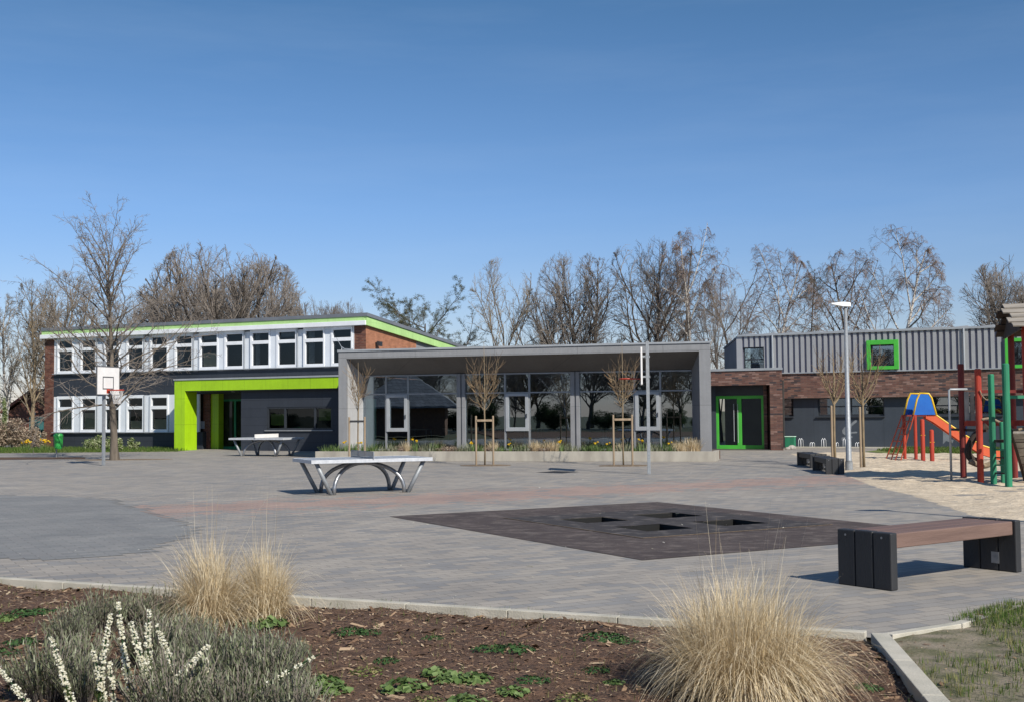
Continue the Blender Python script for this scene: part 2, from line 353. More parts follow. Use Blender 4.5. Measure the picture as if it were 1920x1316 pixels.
M['needle_green'] = leafm('bright_needle_leaves', [(.07, .11, .02), (.13, .19, .035), (.2, .26, .06)], .6, .3)
M['petal'] = leafm('white_petals', [(.62, .58, .40), (.78, .76, .62), (.88, .87, .78)], .6, .35)
M['herb'] = leafm('herb_leaves', [(.06, .11, .03), (.13, .20, .06), (.24, .32, .13)], .55, .3)
M['herb_dark'] = leafm('dark_herb_leaves', [(.02, .055, .018), (.04, .09, .028), (.07, .13, .04)], .55, .2)
M['grassb'] = leafm('grass_blades', [(.05, .10, .02), (.09, .15, .03), (.18, .20, .06), (.30, .26, .12)], .7, .3)
M['bushv'] = leafm('variegated_leaves', [(.08, .13, .03), (.16, .22, .06), (.36, .40, .22), (.5, .5, .34)], .6, .3)
M['drybush'] = leafm('dry_shrub_leaves', [(.14, .10, .07), (.30, .23, .17), (.46, .38, .29)], .8, .25)
M['yellow_petal'] = leafm('yellow_petals', [(.75, .42, .01), (.85, .6, .02), (.9, .75, .1)], .6, .3)
M['red'] = pm('red_paint', (.44, .05, .022), (.29, .03, .018), .6, 6, .5, 30, stretch=(1, 1, .15))
M['darkred'] = pm('dark_red_paint', (.22, .028, .022), (.13, .017, .014), .6, 5, .25, 30, stretch=(1, 1, .2))
M['ladder_red'] = pm('ladder_red', (.42, .07, .03), None, .45, 5, .05)
M['pgreen'] = pm('post_green', (.025, .23, .12), (.018, .15, .08), .6, 5, .25, 30, stretch=(1, 1, .2))
M['blue'] = pm('blue_plastic', (.02, .14, .50), (.02, .11, .42), .35, 2, .02)
M['orange'] = pm('orange_plastic', (.62, .12, .05), (.55, .095, .04), .35, 2, .02)
M['yellow'] = pm('yellow_rail', (.75, .48, .03), None, .35, 2, .02)
M['shingle'] = pm('grey_boards', (.33, .295, .25), (.22, .195, .165), .9, 4, .7, 30, stretch=(.2, 1, 1))
M['hut_wood'] = pm('hut_wood', (.16, .09, .055), (.11, .06, .04), .8, 4, .4, 30)
M['darkwood'] = pm('dark_wood', (.05, .035, .028), (.035, .025, .02), .85, 4, .4, 30)
M['rope'] = pm('rope', (.30, .24, .17), (.2, .155, .11), .95, 20, .6, 80)
M['bin'] = pm('bin_green', (.04, .36, .07), (.03, .29, .055), .35, 6, .03)
M['hoop_red'] = pm('hoop_red', (.50, .06, .03), None, .5, 5, .02)
M['net_white'] = pm('net_cord', (.62, .60, .58), None, .8, 5, 0)
M['board'] = pm('board_white', (.78, .76, .74), (.70, .68, .66), .5, 3, .03)
M['grey_line'] = pm('grey_line', (.12, .12, .125), None, .6, 5, 0)
M['roof_tile'] = panelm('house_roof_tiles', (.10, .04, .03), (.04, .02, .015), .3, .35, .8)
M['hut_shingle'] = panelm('hut_shingles', (.16, .16, .165), (.05, .05, .05), .35, .22, .7, .3, .012, .5, .5)
M['teal'] = pm('teal_door', (.04, .14, .14), None, .5, 3, 0)
M['graph'] = pm('wall_silhouette_paint', (.20, .22, .24), None, .6, 3, 0)
M['paper'] = pm('notice_paper', (.42, .46, .55), (.3, .34, .42), .6, 9, 0, lo=.45, hi=.55)
M['lampw'] = pm('lamp_white', (.68, .69, .70), None, .35, 4, 0)
M['stone'] = pm('stone', (.42, .39, .35), (.28, .26, .23), .9, 5, .6, 20)

# ------------------------------------------------------------------ frames of the three buildings
FA = Frame(-6.9, 57.9, R(-24.4)); FB = Frame(-6.61, 46.65, R(-15.5)); FC = Frame(12.5, 56.4, R(-26))

# ------------------------------------------------------------------ ground sheets
def sheet(name, outer, holes, z, mat, kind='structure', grid=None):
    pts = [Vector((p[0], p[1])) for p in outer]; fc = [list(range(len(outer)))]
    for h in holes:
        fc.append(list(range(len(pts), len(pts) + len(h)))); pts += [Vector((p[0], p[1])) for p in h]
    v, e, f, *_ = delaunay_2d_cdt(pts, [], fc, 1 if not holes else 4 if False else 1, 1e-5)
    def inside(p, poly):
        c = False; n = len(poly)
        for i in range(n):
            a, b = poly[i], poly[(i + 1) % n]
            if (a[1] > p[1]) != (b[1] > p[1]) and p[0] < (b[0] - a[0]) * (p[1] - a[1]) / (b[1] - a[1]) + a[0]: c = not c
        return c
    ff = []
    for t in f:
        c = [sum(v[i][k] for i in t) / len(t) for k in (0, 1)]
        if inside(c, outer) and not any(inside(c, h) for h in holes): ff.append(tuple(t))
    m = MB(); m.add([(q[0], q[1], z) for q in v], ff)
    o = m.build(name, mat); o['kind'] = kind
    if o.data.polygons and o.data.polygons[0].normal.z < 0: o.data.flip_normals()
    return o
g2 = lambda x, y: tuple(G(x, y))[:2]
mB, mL, mT = Vector(g2(1205, 1050)), Vector(g2(740, 967)), Vector(g2(1225, 942))
ua = Vector((math.cos(PAVE_ROT), math.sin(PAVE_ROT))); ub = Vector((-ua.y, ua.x))
matq = [mB, mB + ua * 5.55, mB + ua * 5.55 + ub * 7.3, mB + ub * 7.3]
shr = lambda poly, k: [tuple(c0 + (Vector(p) - c0) * k) for c0 in [sum((Vector(q) for q in poly), Vector((0, 0))) / len(poly)] for p in poly]
sheet('ground', [(-900, -300), (900, -300), (900, 1500), (-900, 1500)], [shr(matq, .96)], -.16, M['field'])
K0, K1 = Vector(g2(0, 1090)), Vector(g2(1640, 1195))
kd = (K1 - K0).normalized()
KL = K1 - kd * 22
kerb3 = [K1, Vector(g2(1795, 1174)), Vector(g2(1920, 1135)), Vector((9, 16))]
pave_outer = [tuple(KL), tuple(K1)] + [tuple(p) for p in kerb3[1:]] + [(24, 24), (34, 40), (34, 48), (20, 56), (14, 62), (-10, 66), (-34, 75), (-45, 60)]
sheet('pavement', pave_outer, [shr(matq, .985)], 0, M['pave'])
gz = [g2(-300, 927), g2(0, 927), g2(200, 934), g2(310, 967), g2(380, 993), g2(290, 1031), g2(190, 1044), g2(0, 1049), g2(-300, 1070)]
GREY_CELLS = 1
# rubber safety surface with four trampolines
mc = [Vector(g2(1115, 975.6)), Vector(g2(1237, 966)), Vector(g2(1237, 990)), Vector(g2(1370, 979))]
cc = sum(mc, Vector((0, 0))) / 4; hs = .42
cents = [cc - ua * .72 + ub * .8, cc + ua * .72 + ub * .8, cc - ua * .72 - ub * .8, cc + ua * .72 - ub * .8]
holes = [[tuple(c + ua * sx * hs + ub * sy * hs) for sx, sy in ((-1, -1), (1, -1), (1, 1), (-1, 1))] for c in cents]
rs = sheet('rubber_matting', [tuple(p) for p in matq], holes, .006, M['rubber'])
tl = ['left-hand black trampoline pit in the brown rubber surface', 'black trampoline pit in the rubber surface farthest from the grass bed',
      'black trampoline pit in the rubber surface nearest to the grass bed', 'right-hand black trampoline pit in the brown rubber surface, on the bench side']
for c, lb in zip(cents, tl):
    e = empty('trampoline', (c.x, c.y, 0), PAVE_ROT, lb, 'trampoline', 'ground trampolines set in the rubber matting')
    m = MB(); h = hs
    for a, b in (((-h, -h), (h, -h)), ((h, -h), (h, h)), ((h, h), (-h, h)), ((-h, h), (-h, -h))):
        m.add([(a[0], a[1], -.42), (b[0], b[1], -.42), (b[0], b[1], .004), (a[0], a[1], .004)], [(0, 1, 2, 3)])
    m.build('pit_wall', M['mesh_black'], e)
    MB().box(-h + .02, h - .02, -h + .02, h - .02, -.37, -.36).build('jump_mat', M['mesh_black'], e)
# pale strip around inner field
m = MB()
q = [cc + ua * a * 1.75 + ub * b * 1.95 for a, b in ((-1, -1), (1, -1), (1, 1), (-1, 1))]
for i in (0, 3):
    m.bar((*q[i], .0125), (*q[(i + 1) % 4], .0125), .022, .004)
m.build('joint_strip', M['pit_soil'], rs)
sheet('rubber_matting', [tuple(p) for p in q], holes, .0105, M['rubber_dark'])

# kerbs
def kerb(name, pts, wd, h, label, z0=-.12):
    m = MB()
    for a, b in zip(pts, pts[1:]):
        a = Vector(a); b = Vector(b); L = (b - a).length; n = max(1, round(L / 1.0)); dn = (b - a) / n
        for i in range(n):
            p = a + dn * i + dn.normalized() * .004; q_ = a + dn * (i + 1) - dn.normalized() * .004
            m.bar((p.x, p.y, (h + z0) / 2), (q_.x, q_.y, (h + z0) / 2), wd, h - z0)
    return tag(m.build(name, M['kerb'], bevel=.006), label, 'kerb')
off = Vector((kd.y, -kd.x))
kerb('kerb', [KL, K1 - kd * .06], .10, .045, 'long narrow pale concrete edging between paving and planted bed')
kerb('kerb', [K1 + Vector((.02, -.06)), K1 + Vector((-.27, -2.1)), K1 + Vector((-1.0, -7.5))], .13, .05, 'wide pale concrete edging between mulch bed and sandy dirt')
kerb('kerb', [K1 + Vector((.1, .0)), kerb3[1], kerb3[1] + (kerb3[2] - kerb3[1]) * .12], .09, .03, 'short pale concrete edging curving off toward the grass corner')

# bed soil, undulating
from mathutils import noise as nz
def terrain(name, x0, x1, y0, y1, nx, ny, hf, mat, test):
    m = MB(); idx = {}
    vs_, fs_ = [], []
    for j in range(ny + 1):
        for i in range(nx + 1):
            x = x0 + (x1 - x0) * i / nx; y = y0 + (y1 - y0) * j / ny
            vs_.append((x, y, hf(x, y)))
    for j in range(ny):
        for i in range(nx):
            x = x0 + (x1 - x0) * (i + .5) / nx; y = y0 + (y1 - y0) * (j + .5) / ny
            if test(x, y):
                a = j * (nx + 1) + i; fs_.append((a, a + 1, a + nx + 2, a + nx + 1))
    m.add(vs_, fs_); o = m.build(name, mat, smooth=True); o['kind'] = 'structure'; return o
def soil_h(x, y): return -.02 + .03 * nz.fractal(Vector((x * 2.2, y * 2.2, 0)), 1, 2, 5) + .05 * nz.noise(Vector((x * .7, y * .7, 3)))
kx = lambda y: K1.x - .27 * (K1.y - y) / 2.06      # right kerb line
def below(x, y): return (Vector((x, y)) - K0).cross(kd) > 0.0
def in_bed(x, y): return (Vector((x, y)) - K0).cross(kd) > .03 and x < kx(y) - .03
terrain('bed_soil', -9, 3.2, 4.5, 15, 244, 210, lambda x, y: min(soil_h(x, y), .03), M['soil'], in_bed)
def dirt_h(x, y): return -.01 + .025 * nz.fractal(Vector((x * 1.5, y * 1.5, 7)), 1, 2, 4)
def in_dirt(x, y):
    if x < kx(y) + .06: return False
    p = Vector((x, y))
    for a, b in zip(kerb3, kerb3[1:]):
        if not (a.x <= x < b.x or (a == kerb3[0] and x < b.x)): continue
        if (p - a).cross(b - a) < (.04 if a == kerb3[0] else -.25 - .1 * nz.noise(Vector((x * 3, y * 3, 2)))): return False
    return True
terrain('sandy_dirt', 1.6, 9, 4.5, 14, 150, 190, lambda x, y: min(dirt_h(x, y), .02), M['dirt'], in_dirt)
sheet('lawn', [(2.35, -12), (60, -12), (60, 34), (24, 24), (9.2, 16.2), tuple(kerb3[2] + Vector((.1, 0))), tuple(kerb3[1]), tuple(K1 + Vector((.1, -.1)))], [], -.07, M['lawn'])
sheet('bed_soil', [(-40, -12), (2.1, -12), tuple(K1 + Vector((-.1, -.1))), tuple(KL + Vector((0, -.2)))], [], -.09, M['soil'])
rng = random.Random(5)
def chips(name, n, region, mat, test, hf, smin, smax, label, cat):
    m = MB(); k = 0
    while k < n:
        x = rng.uniform(region[0], region[1]); y = rng.uniform(region[2], region[3])
        if not test(x, y): continue
        k += 1; a = rng.uniform(0, 6.28); L = rng.uniform(smin, smax) * (1 + (rng.random() < .04) * 2.5); wd = L * rng.uniform(.12, .4)
        d = Vector((math.cos(a), math.sin(a), rng.uniform(-.35, .35))) * L / 2; s_ = Vector((-math.sin(a), math.cos(a), rng.uniform(-.5, .5))) * wd / 2
        p = Vector((x, y, hf(x, y) + rng.uniform(.002, .014)))
        m.add([p - d - s_, p + d * .9 - s_ * .7, p + d + s_, p - d * .8 + s_], [(0, 1, 2, 3)], min(1, rng.random() ** 1.6))
    return tag(m.build(name, mat), label, cat, kind='stuff')
chips('mulch', 42000, (-6.5, 2.9, 6.4, 13.6), M['mulch'], in_bed, lambda x, y: min(soil_h(x, y), .03), .010, .042, 'brown bark mulch chips strewn over the planted bed', 'mulch')

chips('litter', 1500, (2.6, 6.5, 6.8, 12), M['mulch'], in_dirt, lambda x, y: min(dirt_h(x, y), .02), .006, .03, 'dry bits and crumbs lying on the sandy dirt', 'litter')
chips('litter', 900, (-7, 8, 9, 34), M['petal'], lambda x, y: not below(x, y) and (x < 2 or y > 14 + x), lambda x, y: .003, .008, .022, 'tiny pale specks scattered over the paving', 'litter')
# sand play area
sandp = [g2(1481, 850), g2(1500, 858), g2(1540, 878), g2(1580, 889), g2(1633, 911), g2(1706, 928), g2(1766, 948), g2(1820, 966), g2(1925, 980), (15, 17.5), (30, 30), (30, 46), g2(1930, 852), g2(1700, 850), g2(1655, 849), g2(1600, 846)]
def inpoly(x, y, poly):
    c = False; n = len(poly)
    for i in range(n):
        a, b = poly[i], poly[(i + 1) % n]
        if (a[1] > y) != (b[1] > y) and x < (b[0] - a[0]) * (y - a[1]) / (b[1] - a[1]) + a[0]: c = not c
    return c
m = MB(); c_, s_ = math.cos(PAVE_ROT), math.sin(PAVE_ROT)      # grey stones laid course by course, so the border is stepped
for r_ in range(20, 220):
    for k in range(-80, 80):
        x0 = k * .32 + (.16 if r_ % 2 else 0); y0 = r_ * .16; cx_, cy_ = x0 + .16, y0 + .08
        wx, wy = cx_ * c_ - cy_ * s_, cx_ * s_ + cy_ * c_
        if wx < 0 and wx > -22 and inpoly(wx + .15 * nz.noise(Vector((wx * 3, wy * 3, 1))), wy + .3 * nz.noise(Vector((wx * 2, wy * 2, 5))), gz):
            m.add([(x * c_ - y * s_, x * s_ + y * c_, .004) for x, y in ((x0, y0), (x0 + .32, y0), (x0 + .32, y0 + .16), (x0, y0 + .16))], [(0, 1, 2, 3)])
o = m.build('grey_paving', M['pave_grey']); o['kind'] = 'structure'
def edge_d(x, y, poly):
    p = Vector((x, y)); best = 9
    for i in range(len(poly)):
        a, b = Vector(poly[i]), Vector(poly[(i + 1) % len(poly)]); t = max(0, min(1, (p - a).dot(b - a) / (b - a).length_squared))
        best = min(best, (p - a - (b - a) * t).length)
    return best
def sand_h(x, y):
    e = edge_d(x, y, sandp)
    if not inpoly(x, y, sandp): return -.02 - e * .05
    k = min(1, e / 1.2)
    return .002 + .03 * k + k * (.055 * nz.fractal(Vector((x * 1.6, y * 1.6, 1)), 1, 2, 4) + .05 * nz.noise(Vector((x * .35, y * .35, 9))))
def in_sand(x, y): return inpoly(x, y, sandp) or edge_d(x, y, sandp) < .15
terrain('sand', 7, 30, 16, 51, 200, 300, sand_h, M['sand'], in_sand)

# lawn strips
sheet('lawn', [g2(-200, 862), g2(0, 849), g2(330, 846), tuple(FA.W(-9.8, .2))[:2], tuple(FA.W(-60, .2))[:2]], [], .006, M['lawn'])
lawn2 = [g2(1622, 846.5), g2(1655, 849), g2(1700, 851.5), g2(1930, 853), (40, 47), tuple(FC.W(20, -.1))[:2], tuple(FC.W(4.9, -.1))[:2]]
sheet('lawn', lawn2, [], .012, M['lawn'])
sheet('path', [g2(-60, 861), g2(0, 861.5), g2(160, 860), g2(160, 856.8), g2(-60, 857)], [], .008, M['soil'])

def blades(m, rng, cx, cy, rad, n, h0, h1, wd, lean, z=0, seg=4, curl=1.0, rpow=1.0, r0=0, r1=1):
    for _ in range(n):
        a = rng.uniform(0, 6.283); rr = rad * math.sqrt(rng.random()); x = cx + rr * math.cos(a); y = cy + rr * math.sin(a)
        h = rng.uniform(h0, h1); a2 = a + rng.gauss(0, .5)
        out = Vector((math.cos(a2), math.sin(a2), 0)); ln = lean * (rng.random() ** .8) * (.35 + rr / rad * .8)
        p = Vector((x, y, z)); d = (Vector((0, 0, 1)) + out * ln * .55).normalized()
        sdv = Vector((-math.sin(a2 + rng.uniform(-1, 1)), math.cos(a2), 0)).normalized()
        L = h / seg; vs_ = []; w0 = wd * rng.uniform(.7, 1.3)
        dr = rng.uniform(.5, 1.5) * curl
        for i in range(seg + 1):
            ww = w0 * (1 - .85 * (i / seg) ** 1.5) / 2
            vs_ += [p - sdv * ww, p + sdv * ww]
            p = p + d * L; d = (d + out * ln * .28 * dr * (i + 1) / seg * 1.6 + Vector((rng.gauss(0, .03), rng.gauss(0, .03), -.10 * dr * ln * (i + 1)))).normalized()
        m.add(vs_, [(2 * i, 2 * i + 1, 2 * i + 3, 2 * i + 2) for i in range(seg)], r0 + (r1 - r0) * rng.random() ** rpow)
# lawn grass as stuff
def tufts(name, n, reg, test, h0, h1, wd, label, z=.0, r1=1, per=5, rad=.03):
    m = MB(); k = 0
    while k < n:
        x = rng.uniform(reg[0], reg[1]); y = rng.uniform(reg[2], reg[3])
        if not test(x, y): continue
        k += 1; blades(m, rng, x, y, rad, per, h0, h1, wd, .8, z, 2, r1=r1)
    return tag(m.build(name, M['grassb']), label, 'grass', kind='stuff')
tufts('grass', 2600, (2.6, 6.5, 6.8, 12), lambda x, y: in_dirt(x, y) and (nz.noise(Vector((x * .9, y * .9, 4))) + .75 * (x > 3.6 and y > 8.9 + .4 * nz.noise(Vector((x, y, 8)))) + .15 - .22) > rng.random() * .7, .02, .07, .005, 'short green and dry grass growing over the sandy dirt by the kerb', .0)
tufts('grass', 3000, (3.3, 7, 8.6, 14), lambda x, y: in_dirt(x, y) and nz.noise(Vector((x * 1.2, y * 1.2, 4))) + (x - 3.4) * .5 + (y - 9.2) * .5 > rng.random() * .9, .02, .06, .006, 'dense green grass in the corner beyond the short kerb at the right', .0, .6)
lw = [g2(-200, 862), g2(0, 849), g2(330, 846), tuple(FA.W(-9.8, -.05))[:2], tuple(FA.W(-40, -.05))[:2]]
tufts('grass', 3500, (-30, -12, 46, 72), lambda x, y: inpoly(x, y, lw), .08, .2, .02, 'bright green grass along the foot of the two-storey school', .0, .6)
tufts('grass', 4500, (15, 34, 42, 60), lambda x, y: inpoly(x, y, lawn2), .05, .12, .02, 'green grass strip between sand pit and dark clad wall', .01, .7)
# ------------------------------------------------------------------ building A: two-storey school block with lime entrance
A = empty('school_building', FA.o, FA.a, 'long two-storey school block with white windows, dark cladding and lime green entrance portal', 'building')
sL = FA.S(83.5, 740); s101 = FA.S(100.5, 740); s664 = FA.S(663.5, 650)
zw0, zw1, lw0, lw1 = 3.99, 5.86, .87, 2.78
WM = MB
sP0 = FA.S(327, 760, -1.9); sP1 = FA.S(346.5, 760, -1.9); sR0 = FA.S(368, 760, -1.0); s452 = FA.S(452, 760, -1.6)
wallm = MB()
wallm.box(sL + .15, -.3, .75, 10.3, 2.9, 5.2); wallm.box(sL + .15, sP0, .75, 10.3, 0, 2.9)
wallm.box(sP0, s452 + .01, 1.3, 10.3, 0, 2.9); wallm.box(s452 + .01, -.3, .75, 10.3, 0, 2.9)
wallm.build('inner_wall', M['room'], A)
m = MB(); m.box(sL, s101, 0, 10.3, 0, 5.83); m.build('brick_pier', M['brick_old'], A)
m = MB(); m.box(s664, -.004, 0, .5, 0, 5.85); m.build('brick_pier', M['brick_old'], A)
m = MB(); zt = lambda y, z0=5.83: z0 - .1 * y
m.hexa([(-.3, .5, 0), (0, .5, 0), (0, 4.9, 0), (-.3, 4.9, 0)], [(-.3, .5, zt(.5)), (0, .5, zt(.5)), (0, 4.9, zt(4.9)), (-.3, 4.9, zt(4.9))])
m.hexa([(-.003, 0, 0), (0, 0, 0), (0, .5, 0), (-.003, .5, 0)], [(-.003, 0, zt(0)), (0, 0, zt(0)), (0, .5, zt(.5)), (-.003, .5, zt(.5))])
m.build('gable_wall', M['gable_brick'], A)
m = MB(); m.hexa([(-.4, 4.9, 0), (-.04, 4.9, 0), (-.04, 10.4, 0), (-.4, 10.4, 0)], [(-.4, 4.9, zt(4.9)), (-.04, 4.9, zt(4.9)), (-.04, 10.4, zt(10.4)), (-.4, 10.4, zt(10.4))])
m.build('rear_gable_wall', M['box_grey'], A)
MB().box(s101, s664, .003, .5, lw1, zw0).build('spandrel', M['slate'], A)
MB().box(s101, sP0 + .2, .003, .5, 0, lw0).build('plinth', M['slate'], A)
MB().box(s101, s664, .003, .75, 5.80, 5.86).build('head_board', M['dark_frame'], A)
m = MB(); m.box(sL - .12, .12, -.27, -.02, 5.86, 6.075); m.build('gutter_board', M['white'], A, bevel=.01)
MB().box(sL - .05, .02, -.2, 0, 6.077, 6.28).build('green_fascia', M['pale_green'], A)
m = MB(); m.hexa([(.0, -.18, 5.86), (.16, -.18, 5.86), (.16, 10.6, 5.83 - 1.06), (0, 10.6, 5.83 - 1.06)], [(0, -.18, 6.272), (.16, -.18, 6.272), (.16, 10.6, 6.27 - 1.1), (0, 10.6, 6.27 - 1.1)])
m.build('green_fascia', M['pale_green'], A)
m = MB(); m.hexa([(sL - .08, -.24, 6.275), (.22, -.24, 6.275), (.22, 10.8, 5.09), (sL - .08, 10.8, 5.09)], [(sL - .08, -.24, 6.44), (.22, -.24, 6.44), (.22, 10.8, 5.24), (sL - .08, 10.8, 5.24)])
m.build('roof', M['roof_grey'], A)
gx = [(110.8, 136), (154, 179.7), (198.9, 223.5), (240.7, 268), (285, 313.7), (331, 360.2), (377.5, 407.5), (424.8, 455.4), (473.6, 504.6), (522.7, 554.5), (573.4, 606.7), (625, 659)]
def white_window(a, b, z0, z1, blind=None):
    fr = MB(); y0, y1 = -.06, .09
    xa, xb = a - .12, b + .08
    fr.box(xa, a, y0, y1, z0, z1); fr.box(b, xb, y0, y1, z0, z1)
    fr.box(a, b, y0, y1, z0, z0 + .14); fr.box(a, b, y0, y1, z1 - .16, z1)
    tz = z0 + 1.17; fr.box(a, b, y0, y1, tz, tz + .17)
    f = fr.build('window', M['white'], A, bevel=.008)
    p = MB(); p.add([(a, .05, z0 + .15), (b, .05, z0 + .15), (b, .05, tz), (a, .05, tz)], [(0, 1, 2, 3)]); p.add([(a, .05, tz + .17), (b, .05, tz + .17), (b, .05, z1 - .16), (a, .05, z1 - .16)], [(0, 1, 2, 3)])
    p.build('pane', M['glass'], f)
    if blind: MB().box(a + .02, b - .02, .16, .18, z0 + .16, z0 + .16 + blind).build('blind', M['blind'], f)
    return f
for row, (z0, z1) in enumerate(((zw0, zw1), (lw0, lw1))):
    yy = 665 if row == 0 else 780
    n = 12 if row == 0 else 5
    pr = s101
    for i in range(n):
        a, b = FA.S(gx[i][0], yy), FA.S(gx[i][1], yy)
        bl = {0: [None] * 6 + [.7] + [None] * 5, 1: [1.0, .85, .45, .42, .5]}[row][i]
        f_ = white_window(a, b, z0, z1, bl)
        if row == 0 and i in (0, 3, 5, 8, 10): MB().box(a + .03, a + .03 + (.2, .34, .26)[i % 3], .2, .24, z0 + .16, z1 - .17).build('curtain', M['curtain'], f_)
        if row == 0 and i in (2, 6, 9): MB().box(a + .02, b - .02, .16, .18, z1 - .16 - (.35 if i == 2 else .22), z1 - .16).build('blind', M['curtain'], f_)
        pn = MB(); e0 = pr; e1_ = a - .13
        if e1_ - e0 > .03:
            pn.box(e0 + .003, e1_ - .003, -.02 if i % 2 else .02, .09, z0 + .004, z1 - .004)
            pn.build('wall_panel', M['white_panel'] if i else M['white'], A)
        if i % 2 == 0 and i:
            MB().box(e0 + .035, e0 + .075, -.10, -.05, z0, z1).build('joint_cover', M['cap'], A)
        pr = b + .09
    end = s664 - .02 if row == 0 else sP0
    MB().box(pr + .003, end, .01, .09, z0 + .004, z1 - .004).build('wall_panel', M['white_panel'], A)
    MB().box(s101, end, -.14, -.061, z0 - .035, z0 + .0).build('sill', M['cap'], A)
MB().box(s664 - .02, s664 + .02, -.03, .1, zw0, zw1).build('corner_strip', M['white'], A)
# canopy and portal
sCE = FA.S(650, 715, -1.9) + .4
m = MB(); m.box(sP0, sCE, -1.9, 0, 2.9, 3.42); m.build('entrance_canopy', M['lime'], A)
MB().box(sP0 - .04, sCE, -1.94, .0, 3.421, 3.50).build('canopy_cap', M['cap'], A)
MB().box(sP1 + .01, sCE - .01, -1.85, .5, 2.86, 2.899).build('canopy_soffit', M['dark_frame'], A)
m = MB(); m.box(sP0, sP1, -1.9, -.99, 0, 2.899); m.build('entrance_portal', M['lime'], A)
sg0, sg1 = FA.S(395.6, 790, .4), FA.S(409.8, 790, .4)
MB().box(sg0, sg1, .4, .8, 0, 2.86).build('inner_portal_post', M['lime'], A)
MB().box(sP0, sg0, .3, .5, 0, 2.86).build('vestibule_wall', M['brick_old'], A)
# paper notice
a0 = FA.S(370, 795, .29); a1 = FA.S(383.3, 795, .29); z0_, z1_ = FA.Z(376, 803, .29), FA.Z(376, 789, .29)
MB().box(a0, a1, .285, .299, z0_, z1_).build('notice', M['paper'], A)
# entrance doors
d0, d1 = FA.S(411, 790, .8), FA.S(452, 790, .8) + .6
dm = MB(); sp = (d1 - d0) / 2
for k in range(3): dm.box(d0 + k * sp - .05, d0 + k * sp + .05, .8, .88, 0, 2.5)
for k in range(2):
    dm.box(d0 + k * sp + .05, d0 + (k + 1) * sp - .05, .8, .88, 0, .12); dm.box(d0 + k * sp + .05, d0 + (k + 1) * sp - .05, .8, .88, 2.4, 2.5)
dd = dm.build('door', M['pgreen'], A)
MB().add([(d0, .84, .1), (d1, .84, .1), (d1, .84, 2.4), (d0, .84, 2.4)], [(0, 1, 2, 3)]).build('pane', M['glass'], dd)
MB().box(d0 - .05, d1, .8, 1.28, 2.5, 2.9).build('door_header', M['dark_frame'], A)
m = MB(); m.lathe([(.09, 2.83), (.09, 2.858)], 12, FA.S(437, 735, -1.0), -1.0); m.build('ceiling_lamp', M['cap'], A)
# slate-clad front block with window
wy0, wy1, wx0, wx1 = 1.0, 2.06, FA.S(500, 770, -1.6), FA.S(623.5, 770, -1.6)
sE = sCE
m = MB(); m.box(s452, wx0, -1.6, -.02, 0, 2.859); m.box(wx1, sE, -1.6, -.02, 0, 2.859); m.box(wx0, wx1, -1.6, -.02, 0, wy0); m.box(wx0, wx1, -1.6, -.02, wy1, 2.859)
m.build('clad_wall', M['slate'], A)
c1, c2 = FA.S(534, 770, -1.6), FA.S(590, 770, -1.6)
fr = MB()
for xx in (wx0 + .05, c1, c2, wx1 - .05): fr.box(xx - .05, xx + .05, -1.58, -1.48, wy0 + .05, wy1 - .05)
fr.box(wx0, wx1, -1.58, -1.48, wy0 + .001, wy0 + .07); fr.box(wx0, wx1, -1.58, -1.48, wy1 - .07, wy1 - .001)
f = fr.build('window', M['dark_frame'], A)
MB().add([(wx0, -1.52, wy0), (wx1, -1.52, wy0), (wx1, -1.52, wy1), (wx0, -1.52, wy1)], [(0, 1, 2, 3)]).build('pane', M['glass'], f)
MB().box(wx0 + .1, c1 - .08, -1.4, -1.38, wy0 + .2, wy1 - .32).build('blind', M['olive'], f)
MB().box(c2 + .1, wx1 - .1, -1.4, -1.38, wy0 + .42, wy1 - .1).build('blind', M['olive'], f)
MB().box(wx0 - .08, wx1 + .04, -1.67, -1.6, wy0 - .07, wy0 - .02).build('sill', M['alu'], A)
MB().box(wx0 - .1, wx1 + .1, -.6, -.5, .3, 2.7).build('room_partition', M['room'], A)
# spotlight on gable
q = MB(); q.box(.001, .12, .85, .95, 5.0, 5.1); q.hexa([(.12, .78, 4.95), (.3, .78, 4.9), (.3, 1.02, 4.9), (.12, 1.02, 4.95)], [(.12, .78, 5.15), (.3, .78, 5.12), (.3, 1.02, 5.12), (.12, 1.02, 5.15)])
q.build('wall_spotlight', M['dark_frame'], A)
MB().box(sL - .14, sL - .02, -.06, .08, 4.9, 5.0).build('wall_camera', M['dark_frame'], A)

# ------------------------------------------------------------------ building B: glass pavilion
B = empty('glass_pavilion', FB.o, FB.a, 'single-storey grey framed pavilion with a full-width glass front and deep overhang', 'building')
xR = FB.S(1332.5, 742); xi0, xi1 = FB.S(649.5, 742), FB.S(1312, 742); D = 1.4
bx0, bx1 = FB.S(681, 742, D), FB.S(1297.5, 742, D)
zt_, zb, zs = 4.07, 3.80, 3.2
Z0 = .2
m = MB(); m.box(0, xi0, 0, .12, Z0, zt_); m.build('frame_pillar', M['box_grey'], B)
m = MB(); m.box(xi1, xR, 0, .12, Z0, zt_); m.build('frame_pillar', M['box_grey'], B)
m = MB(); m.box(xi0, xi1, 0, .12, zb, zt_); m.build('frame_beam', M['box_grey'], B)
m = MB(); m.hexa([(xi0 - .02, .12, Z0), (xi0 - .001, .12, Z0), (bx0, D, Z0), (bx0 - .02, D, Z0)], [(xi0 - .02, .12, zt_ - .1), (xi0 - .001, .12, zt_ - .1), (bx0, D, zt_ - .1), (bx0 - .02, D, zt_ - .1)])
m.build('inner_side_panel', M['inner_panel'], B)
